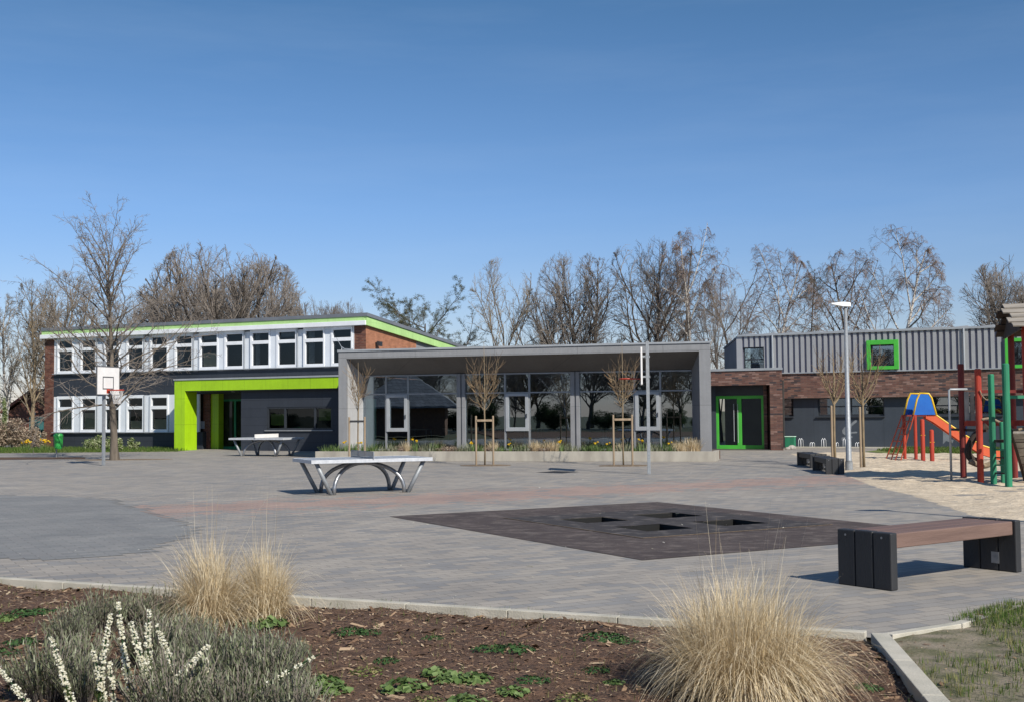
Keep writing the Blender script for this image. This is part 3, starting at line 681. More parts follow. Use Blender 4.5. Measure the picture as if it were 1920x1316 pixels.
m = MB(); m.hexa([(xi1, .12, Z0), (xi1 + .02, .12, Z0), (bx1 + .02, D, Z0), (bx1, D, Z0)], [(xi1, .12, zt_ - .1), (xi1 + .02, .12, zt_ - .1), (bx1 + .02, D, zt_ - .1), (bx1, D, zt_ - .1)])
m.build('inner_side_panel', M['box_grey'], B)
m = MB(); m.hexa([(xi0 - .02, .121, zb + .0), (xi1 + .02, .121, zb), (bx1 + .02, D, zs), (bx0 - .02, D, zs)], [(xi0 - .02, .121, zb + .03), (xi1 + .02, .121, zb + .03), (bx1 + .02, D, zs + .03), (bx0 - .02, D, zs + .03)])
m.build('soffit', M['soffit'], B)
m = MB(); m.slab([(-.03, -.04), (xR + .03, -.04), (xR - 1.9, 9.5), (-3.35, 9.5)], zt_ + .001, zt_ + .07); m.build('roof', M['cap'], B)
m = MB(); m.slab([(.02, .12), (.14, .12), (-3.15, 9.4), (-3.3, 9.4)], 0, zt_); m.slab([(xR - .12, .12), (xR - .02, .12), (xR - 1.9, 9.4), (xR - 2.0, 9.4)], 0, zt_); m.box(.12, xR - 2.0, 9.2, 9.4, 0, zt_); m.slab([(.12, D + .05), (xR - .4, D + .05), (xR - 2.0, 9.2), (.12, 9.2)], 3.22, 3.4)
m.build('wall', M['box_grey'], B)
MB().slab([(.13, D + .02), (xR - .4, D + .02), (xR - 2.0, 9.19), (.13, 9.19)], .28, .34).build('floor', M['room_floor'], B)
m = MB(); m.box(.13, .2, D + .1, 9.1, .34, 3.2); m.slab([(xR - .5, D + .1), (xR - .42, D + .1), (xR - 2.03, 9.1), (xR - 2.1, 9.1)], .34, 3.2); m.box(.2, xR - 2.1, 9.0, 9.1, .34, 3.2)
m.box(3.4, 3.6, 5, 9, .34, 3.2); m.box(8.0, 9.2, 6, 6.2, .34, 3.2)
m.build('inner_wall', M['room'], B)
mull = [724.5, 766, 947.5, 993, 1190, 1238.6]
ztr = 2.46
g_ = MB(); g_.add([(bx0, D - .0, .3), (bx1, D - .0, .3), (bx1, D - .0, zs), (bx0, D - .0, zs)], [(0, 1, 2, 3)])
fr = MB(); zb0 = .3
xm = [FB.S(x, 760, D) for x in mull]
for x in xm: fr.box(x - .03, x + .03, D - .06, D - .005, zb0, zs)
posts = [(FB.S(858, 760, D), FB.S(873.5, 760, D)), (FB.S(1070.7, 760, D), FB.S(1087.5, 760, D))]
cuts = sorted([bx0, bx1] + [q for q in xm for q in (q - .03, q + .03)] + [q for p in posts for q in p])
segs = [(cuts[i], cuts[i + 1]) for i in range(0, len(cuts), 2)]
for a, b in segs:
    fr.box(a, b, D - .05, D - .006, ztr - .025, ztr + .025)
    fr.box(a, b, D - .05, D - .006, zs - .05, zs); fr.box(a, b, D - .05, D - .006, zb0, zb0 + .06)
fw_ = fr.build('glazing_frame', M['alu'], B)
g_.build('pane', M['glass_box'], fw_)
for a, b in posts:
    m = MB(); m.box(a, a + (b - a) * .45, D - .12, D - .002, Z0, zs); m.box(a + (b - a) * .45, b - .12, D - .06, D - .002, Z0, zs); m.box(b - .12, b, D - .12, D - .002, Z0, zs)
    m.build('wall_post', M['box_grey'], B)
for i in (0, 2, 4):
    a, b = xm[i] + .03, xm[i + 1] - .03; z0_, z1_ = 1.02, ztr - .03
    m = MB(); t_ = .12
    m.box(a, a + t_, D - .1, D - .007, z0_, z1_); m.box(b - t_, b, D - .1, D - .007, z0_, z1_); m.box(a + t_, b - t_, D - .1, D - .007, z0_, z0_ + .14); m.box(a + t_, b - t_, D - .1, D - .007, z1_ - .1, z1_)
    f = m.build('window', M['cap'], B, bevel=.006)
    MB().box(b - t_ + .04, b - t_ + .07, D - .14, D - .1, z0_ + .5, z0_ + .65).build('handle', M['dark_frame'], f)
MB().box(bx0 + .05, FB.S(706, 760, D + .2), D + .15, D + .2, .34, 2.3).build('screen_wall', M['mint'], B)
MB().box(FB.S(1279, 760, D + .2), bx1 - .05, D + .15, D + .2, .34, 2.3).build('screen_wall', M['olive'], B)
for i, x in enumerate((2.0, 2.9, 5.1, 6.2, 9.9, 10.8)):        # furniture dimly seen through the glass
    t = empty('cafeteria_table', FB.W(x, 3.6 + (i % 2) * 1.6, .34), FB.a, None, 'table', 'tables inside the glass pavilion')
    t['label'] = ['dim table inside the pavilion behind the leftmost glazing', 'second dim table from the left inside the pavilion', 'dim table inside the pavilion left of the middle window', 'dim table inside the pavilion behind the middle opening window', 'dim table inside the pavilion left of the rightmost opening window', 'dim table inside the pavilion behind the rightmost glazing'][i]
    MB().box(-.4, .4, -.35, .35, .71, .75).build('tabletop', M['stone'], t)
    for sx in (-.35, .35):
        for sy in (-.3, .3): MB().tube([(sx, sy, 0), (sx, sy, .71)], .02, 6).build('leg', M['alu'], t)
m = MB(); m.tube([(0, .3, zt_ + .07), (0.0, .3, zt_ + .2), (.12, .28, zt_ + .12), (.5, .2, zt_ + .09)], .02, 5); m.tube([(0.05, .3, zt_ + .1), (-.25, .4, zt_ + .55)], .012, 4)
m.build('roof_aerial', M['cap'], B)

# planter in front of it
pl0 = FB.S(591, 855, -1.4); pl1 = FB.S(1341, 855, -1.4)
PF = empty('planter', FB.W(pl0, -1.4), FB.a, 'long low concrete planter wall in front of the glass pavilion', 'planter'); pw = pl1 - pl0
m = MB(); m.box(0, pw, 0, .12, 0, .35); m.build('front_wall', M['concrete'], PF, bevel=.008)
m = MB(); m.box(0, .12, .12, 1.9, 0, .348); m.build('end_wall', M['concrete'], PF, bevel=.008)
m = MB(); m.box(pw - .12, pw, .12, 1.3, 0, .348); m.build('end_wall', M['concrete'], PF, bevel=.008)
MB().box(.12, pw - .12, .12, 2.79, 0, .29).build('planting_soil', M['soil'], PF)

# ------------------------------------------------------------------ building C: brick hall with metal-clad upper floor
Cc = empty('sports_hall', FC.o, FC.a, 'dark brick and dark panel hall with ribbed metal upper storey and brick porch', 'building')
eL = FC.S(1386, 660); eR = 20.0; zE, zM, zBk = 5.12, 3.37, 2.24
yI = .3
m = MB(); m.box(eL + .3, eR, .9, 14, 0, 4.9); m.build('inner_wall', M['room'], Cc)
m = MB(); m.box(-.6, eR, 0, .9, zBk, zM); m.build('brick_band', M['brick_new'], Cc)
# windows in lower dark wall
def lowwin(x0, x1): return FC.S(x0, 760, yI), FC.S(x1, 760, yI)
lows = [lowwin(1462, 1487.5), lowwin(1533, 1658), lowwin(1745, 1880)]
wz0, wz1 = 1.42, 2.2
m = MB(); px_ = -.9
for a, b in lows:
    m.box(px_, a, yI, .9, 0, zBk - .001); m.box(a, b, yI, .9, 0, wz0); m.box(a, b, yI, .9, wz1, zBk - .001); px_ = b
m.box(px_, eR, yI, .9, 0, zBk - .001); m.build('dark_panel_wall', M['anth'], Cc)
for a, b in lows:
    n = max(1, round((b - a) / 1.25)); f = MB(); st = (b - a) / n
    for k in range(n + 1): f.box(a + k * st - .035 + (.035 if k == 0 else 0) - (.035 if k == n else 0), a + k * st + .035 + (.035 if k == 0 else 0) - (.035 if k == n else 0), yI + .14, yI + .2, wz0 + .001, wz1 - .001)
    for k in range(n):
        f.box(a + k * st + .035, a + (k + 1) * st - .035, yI + .14, yI + .2, wz0 + .001, wz0 + .07); f.box(a + k * st + .035, a + (k + 1) * st - .035, yI + .14, yI + .2, wz0 + .4, wz0 + .45)
    w_ = f.build('window', M['dark_frame'], Cc)
    MB().add([(a, yI + .18, wz0), (b, yI + .18, wz0), (b, yI + .18, wz1), (a, yI + .18, wz1)], [(0, 1, 2, 3)]).build('pane', M['glass_box'], w_)
    MB().box(a - .06, b + .02, yI - .09, yI - .002, wz0 - .07, wz0 - .02).build('sill', M['dark_frame'], w_)
# corrugated cladding
uw = [(FC.S(1393, 670), FC.S(1433, 670), 3.55, 4.62), (FC.S(1633, 666), FC.S(1677, 666), FC.Z(1655, 686), FC.Z(1655, 646.5)), (FC.S(1891, 660), FC.S(1935, 660), FC.Z(1900, 684), FC.Z(1900, 641))]
gw = [None, (FC.S(1626, 666), FC.S(1685.5, 666), FC.Z(1655, 692.3), FC.Z(1655, 638)), (FC.S(1885, 660), FC.S(1942, 660), FC.Z(1900, 690), FC.Z(1900, 634.5))]
def ribs(m, a, b, z0, z1, y=0.0, P=.262):
    k = math.ceil((a - eL) / P - .001)
    if (a - eL) % P < .14: m.box(a, min(b, eL + (k - 1) * P + .15), y - .05, y, z0, z1)
    while eL + k * P < b - .01:
        m.box(eL + k * P, min(b, eL + k * P + .15), y - .05, y, z0, z1); k += 1
m = MB(); cur = eL
for i, (a, b, z0, z1) in enumerate(uw):
    if gw[i]: a, b, z0, z1 = gw[i]
    k0 = eL + math.ceil((a - eL) / .262) * .262; 
    ribs(m, cur, a, zM + .05, zE)
    if z0 > zM + .06: ribs(m, a, b, zM + .05, z0)
    ribs(m, a, b, z1, zE); cur = b
ribs(m, cur, eR, zM + .05, zE)
m.build('metal_cladding', M['clad'], Cc)
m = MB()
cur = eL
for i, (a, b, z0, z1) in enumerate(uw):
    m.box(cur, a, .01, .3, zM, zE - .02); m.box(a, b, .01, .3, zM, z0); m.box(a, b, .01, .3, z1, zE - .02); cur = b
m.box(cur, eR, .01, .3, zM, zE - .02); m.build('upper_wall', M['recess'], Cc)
MB().box(-.5, eR, -.08, .0, zM - .0, zM + .05).build('base_flashing', M['cap'], Cc)
m = MB(); m.box(eL - .05, eR, -.12, .02, zE, zE + .09); m.build('gutter', M['cap'], Cc)
m = MB(); m.hexa([(eL - .05, .02, zE), (eR, .02, zE), (eR, 14, zE + .35), (eL - .05, 14, zE + .35)], [(eL - .05, .02, zE + .07), (eR, .02, zE + .07), (eR, 14, zE + .45), (eL - .05, 14, zE + .45)])
x = eL + .1
while x < eR: m.hexa([(x, -.1, zE + .09), (x + .55, -.1, zE + .09), (x + .55, .6, zE + .1), (x, .6, zE + .1)], [(x, -.1, zE + .095), (x + .55, -.1, zE + .14), (x + .55, .6, zE + .15), (x, .6, zE + .11)]); x += 1.05
m.build('roof', M['cap'], Cc)
for i, (a, b, z0, z1) in enumerate(uw):
    if gw[i]:
        A0, B0, Z0_, Z1_ = gw[i]
        f = MB(); f.box(A0, a, -.16, .25, Z0_, Z1_); f.box(b, B0, -.16, .25, Z0_, Z1_); f.box(a, b, -.16, .25, Z0_, z0); f.box(a, b, -.16, .25, z1, Z1_)
        f = f.build('window', M['green_frame'], Cc, bevel=.008)
        s_ = MB(); s_.box(a, a + .05, .06, .12, z0, z1); s_.box(b - .05, b, .06, .12, z0, z1); s_.box(a + .05, b - .05, .06, .12, z0, z0 + .05); s_.box(a + .05, b - .05, .06, .12, z1 - .05, z1); s_.build('sash', M['dark_frame'], f)
    else:
        s_ = MB(); s_.box(a, a + .06, .1, .2, z0, z1); s_.box(b - .06, b, .1, .2, z0, z1); s_.box(a + .06, b - .06, .1, .2, z1 - .06, z1); s_.box(a + .06, b - .06, .1, .2, z0 + .48, z0 + .54); f = s_.build('window', M['dark_frame'], Cc)
    MB().add([(a, .14, z0), (b, .14, z0), (b, .14, z1), (a, .14, z1)], [(0, 1, 2, 3)]).build('pane', M['glass_up'], f)
for xp, y0_ in ((1449.5, -.11), (1808, -.11)):
    x = FC.S(xp, 660); MB().tube([(x, y0_, zE + .02), (x, y0_, zM - .0)], .045, 8).build('downpipe', M['cap'], Cc)
# angled side wall at the left
x2 = FC.S(1358, 670, 3.2); zz = FC.Z(1358, 655, 3.2)
m = MB(); m.hexa([(eL - .02, .05, 3.2), (eL, .05, 3.2), (x2 + .02, 3.2, 3.2), (x2, 3.2, 3.2)], [(eL - .02, .05, zE), (eL, .05, zE), (x2 + .02, 3.2, zz), (x2, 3.2, zz)])
m.hexa([(eL - .04, .0, zE + .005), (eL + .05, .0, zE + .005), (x2 + .1, 3.2, zz + .01), (x2 - .04, 3.2, zz + .01)], [(eL - .04, .0, zE + .08), (eL + .05, .0, zE + .08), (x2 + .1, 3.2, zz + .08), (x2 - .04, 3.2, zz + .08)])
m.build('side_wall', M['roof_grey'], Cc)
# porch
yP = -4.1; pR = FC.S(1467.5, 770, yP); pI = FC.S(1444, 770, yP); pL = FC.S(1325, 770, yP) - 2.4; zP = 3.42; zO = FC.Z(1400, 721.5, yP)
m = MB(); m.hexa([(pI, yP, 0), (pR, yP, 0), (pR - 1.15, -.01, 0), (pI - 1.15, -.01, 0)], [(pI, yP, zP), (pR, yP, zP), (pR - 1.15, -.01, zP), (pI - 1.15, -.01, zP)]); m.box(pL, pI, yP, yP + .35, zO, zP); m.box(pL, pI - 1.2, yP + .351, .9, 3.1, zP)
m.build('porch_wall', M['brick_new'], Cc)
MB().slab([(pL, yP - .04), (pR + .04, yP - .04), (pR - 1.1, .3), (pL, .3)], zP + .001, zP + .1).build('porch_roof', M['cap'], Cc)
yD = yP + .8
g0, g1, gm0, gm1 = FC.S(1343, 790, yD), FC.S(1432.5, 790, yD), FC.S(1382.5, 790, yD), FC.S(1390.5, 790, yD)
zd1, zd0 = FC.Z(1400, 741, yD), .02
MB().box(pL, g0, yD - .05, yD + .2, 0, 3.1).build('porch_side_panel', M['anth'], Cc)
MB().box(g1, pI - .33, yD - .05, yD + .2, 0, 3.1).build('porch_side_panel', M['brick_new'], Cc)
MB().box(g0, g1, yD - .05, yD + .2, zd1 + .001, 3.1).build('porch_header', M['dark_frame'], Cc)
m = MB(); t_ = .11
m.box(g0, g0 + t_, yD, yD + .08, zd0, zd1); m.box(g1 - t_, g1, yD, yD + .08, zd0, zd1); m.box(gm0, gm1, yD - .012, yD + .08, zd0, zd1)
for a, b in ((g0 + t_, gm0), (gm1, g1 - t_)): m.box(a, b, yD, yD + .08, zd1 - .13, zd1); m.box(a, b, yD - .01, yD + .08, zd0, .19)
dd = m.build('door', M['green_frame'], Cc, bevel=.006)
MB().add([(g0, yD + .04, .1), (g1, yD + .04, .1), (g1, yD + .04, zd1), (g0, yD + .04, zd1)], [(0, 1, 2, 3)]).build('pane', M['glass'], dd)
for xx in (1377, 1384.5): 
    x = FC.S(xx, 790, yD); MB().tube([(x, yD - .07, .3 if xx > 1380 else .35), (x, yD - .07, 2.0)], .016, 6).build('handle', M['cap'], dd)
MB().box(pL, pI - .01, yP + .02, yD + 3, .004, .03).build('doormat', M['room_floor'], Cc)
MB().box(g0 - .3, g1 + .3, yD + 2.4, yD + 2.5, .03, 3.05).build('foyer_wall', M['room'], Cc)
# painted handstand silhouette
sil = [(1060, 345), (1085, 350), (1080, 375), (1010, 430), (1000, 500), (1005, 512), (1075, 505), (1092, 515), (1080, 528), (1010, 532), (990, 560), (1025, 575), (1020, 590), (975, 595), (940, 640), (925, 625), (885, 632), (872, 625), (872, 590), (930, 570), (920, 555), (885, 530), (878, 490), (905, 450), (940, 425), (985, 410)]
sil2 = [(1768, 805), (1782, 806), (1780, 822), (1788, 824), (1786, 830), (1774, 826), (1768, 832)]
for k, pl_ in enumerate(([(1460 + x / 7.385, 740 + y / 7.385) for x, y in sil], sil2)):
    m = MB(); m.prism([FC.hit(x, y, yI) for x, y in pl_], yI - .006, yI - .002); m.build('painted_figure', M['graph'], Cc)

# ------------------------------------------------------------------ bicycle hoops, green box and stone by the dark wall
rack_lab = ['tall galvanised bicycle hoop by the dark wall, nearest the brick porch', 'low bicycle hoop by the dark wall, between two tall ones', 'tall galvanised bicycle hoop by the dark wall, just left of the stemmed young tree', 'low bicycle hoop by the dark wall seen just beside the young tree trunk', 'tall bicycle hoop standing under the painted handstand figure', 'low bicycle hoop right of the lamp post, nearest the lawn']
rp = None
for i, (x, tall) in enumerate(((1501.5, 1), (1523, 0), (1544.5, 1), (1568, 0), (1585, 1), (1608, 0))):
    s_ = FC.S(x, 830, -.15); h = .42 if tall else .24
    e = empty('bicycle_rack', FC.W(s_, -.15), FC.a, rack_lab[i], 'bicycle rack', 'bicycle hoops along the dark wall')
    for dx in (-.045, .045):
        MB().tube([(dx - .04, -.12, 0), (dx - .03, -.1, h * .8), (dx, 0, h), (dx + .03, .1, h * .8), (dx + .04, .12, 0)], .011, 6).build('hoop', M['white'], e, smooth=True)
MB().box(0, 6.2, -.3, .25, .0, .03).build('x', M['kerb']) if 0 else None
kb = MB().box(.3, 5.0, -.28, .28, .0, .035).build('kerb', M['kerb'], loc=FC.o); kb.rotation_euler = (0, 0, FC.a); tag(kb, 'pale concrete strip carrying the bicycle hoops below the dark wall', 'kerb')
e = empty('green_cabinet', FC.W(FC.S(1482, 830, -.7), -.7), FC.a, 'small translucent green box beside the brick porch', 'box')
MB().box(-.21, .21, -.15, .15, 0, .5).build('body', M['pgreen'], e, bevel=.01); MB().box(-.23, .23, -.17, .17, .502, .53).build('lid', M['mint'], e)
for k, (x, y, r_, lb) in enumerate(((1477, 842, .12, 'small pale rock at the corner of the brick porch'), (1485, 841.5, .2, 'larger pale rock in front of the small green box'))):
    p = G(x, y); m = MB(); rg = random.Random(k); m.lathe([(r_ * .9, 0), (r_, r_ * .3), (r_ * .75, r_ * .7), (r_ * .3, r_ * .9)], 7); m.v = [(a * rg.uniform(.8, 1.2), b * rg.uniform(.8, 1.2), c) for a, b, c in m.v]
    tag(m.build('rock', M['stone'], loc=p, bevel=.02), lb, 'rock')
# street drain
d_ = MB(); p0 = Vector(g2(1022, 884)); p1 = Vector(g2(1072, 885.5)); dr = (p1 - p0).normalized(); pe = Vector((-dr.y, dr.x))
e = empty('drain_cover', ((p0 + p1).x / 2, (p0 + p1).y / 2, 0), math.atan2(dr.y, dr.x), 'dark slotted drain cover in the paving left of the tall hoop pole', 'drain')
L = (p1 - p0).length / 2; m = MB(); m.box(-L, L, -.42, .42, .002, .006); m.build('frame', M['grey_line'], e)
m = MB(); [m.box(-L + .05, L - .05, -.38 + k * .1, -.32 + k * .1, .0065, .012) for k in range(8)]; m.build('grate', M['plank_black'], e)
# ------------------------------------------------------------------ table tennis tables
def tt_table(netmat, netstyle, loc, rz, label):
    e = empty('table_tennis_table', loc, rz, label, 'table tennis table', 'outdoor table tennis tables')
    m = MB(); m.box(-1.352, 1.352, -.747, .747, .695, .758); m.build('tabletop', M['table_top'], e)
    m = MB(); m.box(-1.37, 1.37, -.7625, -.748, .685, .762); m.box(-1.37, 1.37, .748, .7625, .685, .762); m.box(-1.37, -1.353, -.748, .748, .685, .762); m.box(1.353, 1.37, -.748, .748, .685, .762)
    m.build('edge_frame', M['alu_white'], e, bevel=.004)
    MB().box(-1.35, 1.35, -.006, .006, .7585, .7605).build('centre_line', M['white'], e)
    n = MB()
    if netstyle == 'solid': n.box(-.02, .02, -.8, .8, .7625, .915)
    else:
        n.box(-.008, .008, -.8, .8, .895, .915); n.box(-.008, .008, -.8, .8, .7625, .79); n.box(-.008, .008, -.8, -.775, .79, .895); n.box(-.008, .008, .775, .8, .79, .895)
        for k in range(1, 5): n.box(-.004, .004, -.775, .775, .79 + k * .021 - .005, .79 + k * .021 + .005)
        for k in range(1, 40): n.box(-.003, .003, -.775 + k * .0388 - .004, -.775 + k * .0388 + .004, .79, .895)
    n.build('net', M[netmat], e)
    for sx in (-1, 1):
        for sy in (-1, 1):
            MB().tube([(sx * .87, sy * .53, 0), (sx * 1.22, sy * .60, .695)], .047, 10).build('leg', M['galv'], e, smooth=True)
    for s in (-1, 1):
        pts = [(.80 * math.cos(t) , s * .50 * math.cos(t), .655 * math.sin(t) ** .8 if math.sin(t) > 0 else 0) for t in [math.pi * i / 20 for i in range(21)]]
        MB().tube(pts, .044, 10).build('arch_leg', M['galv_dark'], e, smooth=True)
    return e
tt_table('galv', 'mesh', (-3.33, 27.2, 0), R(25), 'nearer table tennis table with a perforated metal net on curved steel legs')
tt_table('board', 'solid', (-10.25, 51.2, 0), R(-25), 'farther table tennis table with a solid white net, before the dark entrance wall')
# ------------------------------------------------------------------ benches
def bench(loc, rz, label, L=2.2, W=.66, Hh=.55, seatmat='plank_brown'):
    e = empty('bench', loc, rz, label, 'bench', 'benches with black plank legs')
    for sx in (-1, 1):
        m = MB(); x0, x1 = sorted((sx * L / 2, sx * (L / 2 - .10)))
        for k in range(3): m.box(x0, x1, -W / 2 + k * W / 3 + .004, -W / 2 + (k + 1) * W / 3 - .004, 0, Hh + (k % 2) * .004)
        lg = m.build('leg', M['plank_black'], e, bevel=.012)
        for k in (0, 2):
            yb_ = -W / 2 + (k + .5) * W / 3; xo = x1 if sx > 0 else x0
            MB().tube([(xo - .004, yb_, Hh - .05), (xo + (.006 if sx > 0 else -.006), yb_, Hh - .05)], .012, 8).build('bolt', M['galv_dark'], lg)
        if sx > 0:
            MB().box(x0 - .008, x0 - .001, -.12, -.03, .08, .2).build('maker_plate', M['galv_dark'], lg)
    for k in range(3):
        MB().box(-L / 2 + .103, L / 2 - .103, -W / 2 + .03 + k * (W - .06) / 3 + .005, -W / 2 + .03 + (k + 1) * (W - .06) / 3 - .005, Hh - .155, Hh - .012).build('seat_plank', M[seatmat], e, bevel=.01)
    return e
P1v, P2v = Vector(g2(1572, 1093)), Vector(g2(1672.4, 1109)); ld = Vector((.81, .586))
bc = (P1v + P2v) / 2 + ld * 1.1
bench((bc.x, bc.y, 0), math.atan2(ld.y, ld.x), 'large bench in front with brown plank seat and black plank legs', W=.65)
bench((8.70, 34.02, 0), R(85.5), 'black plank bench beside the lamp post, nearer of the small pair', L=2.2, W=.5, Hh=.42, seatmat='plank_black')
bench((9.06, 37.35, 0), R(88), 'black plank bench beyond another one, farther of the small pair', L=2.0, W=.5, Hh=.42, seatmat='plank_black')
# ------------------------------------------------------------------ basketball hoops
def hoop(loc, rz, label, net=True, H=3.64, pw=.045):
    e = empty('basketball_hoop', loc, rz, label, 'basketball hoop', 'basketball hoops of the school yard')
    m = MB(); m.box(-pw, pw, -pw, pw, 0, H); m.build('pole', M['galv'], e, bevel=.006)
    m = MB(); m.box(pw, .15, -.3, -.26, 2.65, 2.69); m.box(pw, .15, .26, .3, 2.65, 2.69); m.box(pw, .15, -.3, -.26, 3.2, 3.24); m.box(pw, .15, .26, .3, 3.2, 3.24)
    m.box(-pw - .02, -pw, -.06, .06, 2.64, 2.70); m.box(-pw - .02, -pw, -.06, .06, 3.19, 3.25); m.box(pw, pw + .02, -.3, .3, 2.64, 2.70); m.box(pw, pw + .02, -.3, .3, 3.19, 3.25)
    m.build('bracket', M['galv'], e)
    b = MB().box(.15, .175, -.6, .6, 2.48, 3.43).build('backboard', M['board'], e)
    m = MB()
    for y0, y1, z0, z1 in ((-.61, .61, 3.43, 3.455), (-.61, .61, 2.455, 2.48), (-.61, -.6, 2.48, 3.43), (.6, .61, 2.48, 3.43)): m.box(.145, .19, y0, y1, z0, z1)
    m.build('board_edge', M['grey_line'] if net else M['board'], b)
    m = MB()
    for y0, y1, z0, z1 in ((-.3, .3, 3.06, 3.1), (-.3, .3, 2.65, 2.69), (-.3, -.26, 2.69, 3.06), (.26, .3, 2.69, 3.06)): m.box(.1755, .179, y0, y1, z0, z1)
    m.build('target_square', M['grey_line'], b)
    m = MB(); rc = .15 + .18 + .225
    m.tube([(rc + .225 * math.cos(t), .225 * math.sin(t), 2.62) for t in [6.2832 * k / 20 for k in range(21)]], .019, 6, cap=False)
    m.box(.18, .34, -.07, .07, 2.6, 2.625); m.box(.18, .19, -.09, .09, 2.52, 2.66)
    r_ = m.build('rim', M['hoop_red'], e)
    if net:
        m = MB(); N = 12
        for s in (1, -1):
            for k in range(N):
                pts = []
                for i in range(9):
                    t = i / 8; a = 6.2832 * (k + s * t * 2.2) / N; rr = .22 - .10 * t ** .7
                    pts.append((rc + rr * math.cos(a), rr * math.sin(a), 2.60 - .45 * t))
                m.tube(pts, .006, 4)
        m.build('net', M['net_white'], e)
    return e
hp = G(194, 872); hoop((hp.x, hp.y, 0), R(-19.5), 'basketball hoop with white board and hanging net, in front of the big bare tree')
hp = G(1217, 888.5); hoop((hp.x, hp.y, 0), R(174.6), 'basketball hoop seen edge-on with a red rim, in front of the glass pavilion', net=False)
# ------------------------------------------------------------------ street lamp
def lamp(loc, label, H=4.62, rz=R(188)):
    e = empty('street_lamp', loc, rz, label, 'street lamp')
    MB().tube([(0, 0, 0), (0, 0, .25)], .105, 16).build('pole_base', M['galv'], e, smooth=False)
    MB().tube([(0, 0, .25), (0, 0, .30), (0, 0, H)], [.105, .08, .045], 16).build('pole', M['galv'], e, smooth=True)
    m = MB(); m.hexa([(-.12, -.09, H), (.1, -.1, H - .005), (.44, -.03, H + .07), (.44, .03, H + .07)], [(-.12, -.07, H + .10), (.1, -.08, H + .13), (.44, -.02, H + .10), (.44, .02, H + .10)])
    m.v = [(-.12, -.10, H), (.12, -.11, H), (.12, .11, H), (-.12, .10, H), (-.12, -.07, H + .11), (.12, -.08, H + .13), (.12, .08, H + .13), (-.12, .07, H + .11)]
    m.f = [(0, 3, 2, 1), (4, 5, 6, 7), (0, 1, 5, 4), (2, 3, 7, 6), (3, 0, 4, 7)]; m.r = [0] * 5
    m.add([(.12, -.11, H), (.12, .11, H), (.12, .08, H + .13), (.12, -.08, H + .13), (.42, -.03, H + .07), (.42, .03, H + .07), (.42, .02, H + .10), (.42, -.02, H + .10)], [(0, 1, 5, 4), (1, 2, 6, 5), (2, 3, 7, 6), (3, 0, 4, 7), (4, 5, 6, 7)])
    m.build('lamp_head', M['lampw'], e)
    return e
p = G(1592, 882); lamp((p.x, p.y, 0), 'tall grey lamp post with flat white head beside the small benches')
# poles outside the right edge whose shadows fall on the paving
tip = G(1652, 956); Ls = 5 / math.tan(SUN_EL)
lamp((tip.x + math.sin(SUN_AZ) * Ls, tip.y + math.cos(SUN_AZ) * Ls, 0), 'thin pole outside the right edge casting a line shadow on the paving', H=4.95)
# ------------------------------------------------------------------ litter bin
p = G(107, 856); e = empty('litter_bin', (p.x, p.y, 0), 0, 'bright green litter bin on a thin post by the brick corner', 'litter bin')
MB().tube([(-.03, 0, 0), (-.03, 0, .62)], .03, 8).build('post', M['galv_dark'], e)
m = MB(); m.lathe([(.135, .34), (.165, .40), (.19, .86)], 20, .09, -.1); m.build('body', M['bin'], e, smooth=False)
m = MB(); m.lathe([(.205, .862), (.205, .90), (.17, .98), (.13, 1.0)], 20, .09, -.1); m.build('lid', M['bin'], e)
MB().box(.0, .18, -.275, -.2, .905, .965).build('opening', M['plank_black'], e)
# ------------------------------------------------------------------ slide
px2 = lambda x, y: (G(x, y).x, G(x, y).y)
sx0, sy0 = px2(1715, 863)
# local frame: chute runs right (+x)
e = empty('slide', (sx0, sy0, 0), R(-8), 'children’s slide with blue sides, yellow rails and orange-red chute', 'slide')
K = 57.5; hz_ = 764.0
zpx = lambda y: EYE + (hz_ - y) / K
xpx = lambda x: (x - 1715) / K
zp = zpx(777)
for x, dy in ((1700.5, .35), (1715, -.25)):
    MB().tube([(xpx(x), dy, -.05), (xpx(x), dy, zp)], .055, 12).build('post', M['red'], e, smooth=False)
for dy in (-.28, .28):     # blue side panels with yellow edge tubes
    x0 = -.28 if dy < 0 else -.35
    pr = [(xpx(1712) , zp + .0), (xpx(1754), zp), (xpx(1746), zpx(745)), (xpx(1741), zpx(737)), (xpx(1725), zpx(736)), (xpx(1719), zpx(748))]
    if dy > 0: pr = [(a - .20, b) for a, b in pr]
    m = MB(); m.prism(pr, dy - .012, dy + .012); s_ = m.build('side_panel', M['blue'], e)
    m = MB(); q = [(pr[0][0], dy, pr[0][1])] + [(a, dy, b) for a, b in (pr[5], pr[4], pr[3], pr[2], pr[1])]; m.tube(q, .032, 8); m.build('edge_tube', M['yellow'], s_, smooth=True)
MB().box(xpx(1700), xpx(1752), -.27, .27, zp - .05, zp).build('platform', M['darkred'], e)
